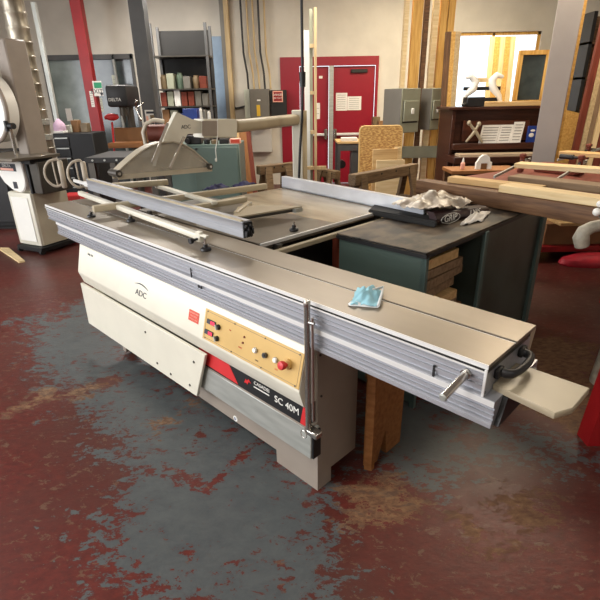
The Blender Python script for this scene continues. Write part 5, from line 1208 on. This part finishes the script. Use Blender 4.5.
# ================================================================== LIGHT
w = bpy.data.worlds.new('world'); SC.world = w; w.use_nodes = True
bg = w.node_tree.nodes['Background']; bg.inputs['Color'].default_value = (.86, .93, 1, 1); bg.inputs['Strength'].default_value = 2.2
def area(name, loc, target, sx, sy, power, col):
    l = bpy.data.lights.new(name, 'AREA'); l.shape = 'RECTANGLE'; l.size = sx; l.size_y = sy; l.energy = power; l.color = col
    o = bpy.data.objects.new(name, l); C.objects.link(o); o.location = loc
    o.rotation_euler = (Vector(target) - Vector(loc)).to_track_quat('-Z', 'Y').to_euler(); return o
area('added_ceiling_lamp', (-1.6, .3, 3.3), (-1.6, .3, 0), 1.5, .4, 55, (1, .97, .92))  # added unseen lamp, brightens guard box and neck faces toward the camera
area('added_ceiling_lamp', (1.4, -.8, 3.3), (1.4, -.8, 0), 1.5, .4, 18, (1, .97, .92))  # second lamp added out of view, fills the camera-facing faces
area('daylight_left_window', (XL + .05, -1.0, 1.9), (0, -1.0, 1.5), 3.0, 2.3, 200, (.97, .98, 1))
area('daylight_left_window', (XL + .05, 2.5, 1.9), (0, 2.5, 1.5), 3.0, 2.3, 140, (.97, .98, 1))
area('added_ceiling_lamp', (2.6, 4.7, 3.3), (2.6, 4.7, 0), 1.2, .4, 62, (1, .84, .62))  # added warm lamp out of view, brightens bench boards and plywood
area('added_ceiling_lamp', (-2.2, 7.4, 3.3), (-2.2, 7.4, 0), 1.5, .4, 110, (1, .95, .88))  # added unseen lamp, lifts the left background
area('added_ceiling_lamp', (2.2, 7.6, 3.3), (2.2, 8.2, 0), 1.5, .4, 150, (1, .86, .62))  # added warm lamp for the yellow light on the right background
area('added_ceiling_lamp', (.2, 5.6, 3.3), (.2, 5.6, 0), 1.5, .4, 70, (1, .92, .80))  # added unseen lamp, brightens the middle background

for k, (x_, y_) in enumerate(((2.6, 4.7), (-2.2, 7.4), (2.2, 7.6), (.2, 5.6), (-1.6, .3), (1.4, -.8))):  # unseen fixtures and glowing diffusers added around the lamps above
    t = thing('added_ceiling_light', ('added white ceiling light over the clamped boards', 'added white ceiling light over the tool chest', 'added white ceiling light before the piano window', 'added white ceiling light over the rip fence', 'added white ceiling light over the aisle left of the saw', 'added white ceiling light over the aisle before the saw')[k], 'ceiling light', (x_, y_, 3.31), ID, 'added ceiling lights')
    part('added_housing', B().span((x_ - .8, y_ - .25, 3.33), (x_ + .8, y_ + .25, 3.5), bev=.01), 'white', t); part('diffuser', B().span((x_ - .76, y_ - .21, 3.315), (x_ + .76, y_ + .21, 3.329)), emit('added_diffuser', (255, 240, 215), 1.5), t)
for k, (y0, y1) in enumerate(((-2.6, .6), (.9, 4.2))):
    b = B(); 
    for yy in (y0, y0 + (y1 - y0) / 3, y0 + (y1 - y0) * 2 / 3, y1 - .06): b.span((XL - .07, yy, .7), (XL - .03, yy + .06, 3.1))
    for zz in (.7, 1.9, 3.04): b.span((XL - .07, y0, zz), (XL - .03, y1, zz + .06))
    solo('window_%d' % (7 + k), b, 'white', kind='structure')

# ================================================================== CAMERA
cam = bpy.data.cameras.new('camera'); co = bpy.data.objects.new('camera', cam); C.objects.link(co)
cam.sensor_fit = 'HORIZONTAL'; cam.sensor_width = 36; cam.lens = FOC / 600 * 36; cam.clip_start = .05
R3 = CMT                     # camera (x right, y down, z forward) -> world
xr, yd, zf_ = R3.col[0], R3.col[1], R3.col[2]
co.matrix_world = Matrix((( xr.x, -yd.x, -zf_.x, 0), (xr.y, -yd.y, -zf_.y, 0), (xr.z, -yd.z, -zf_.z, H), (0, 0, 0, 1)))
SC.camera = co
SC.view_settings.view_transform = 'Standard'; SC.view_settings.look = 'None'; SC.view_settings.gamma = 1
SC.view_settings.use_curve_mapping = False; SC.view_settings.exposure = 0.12
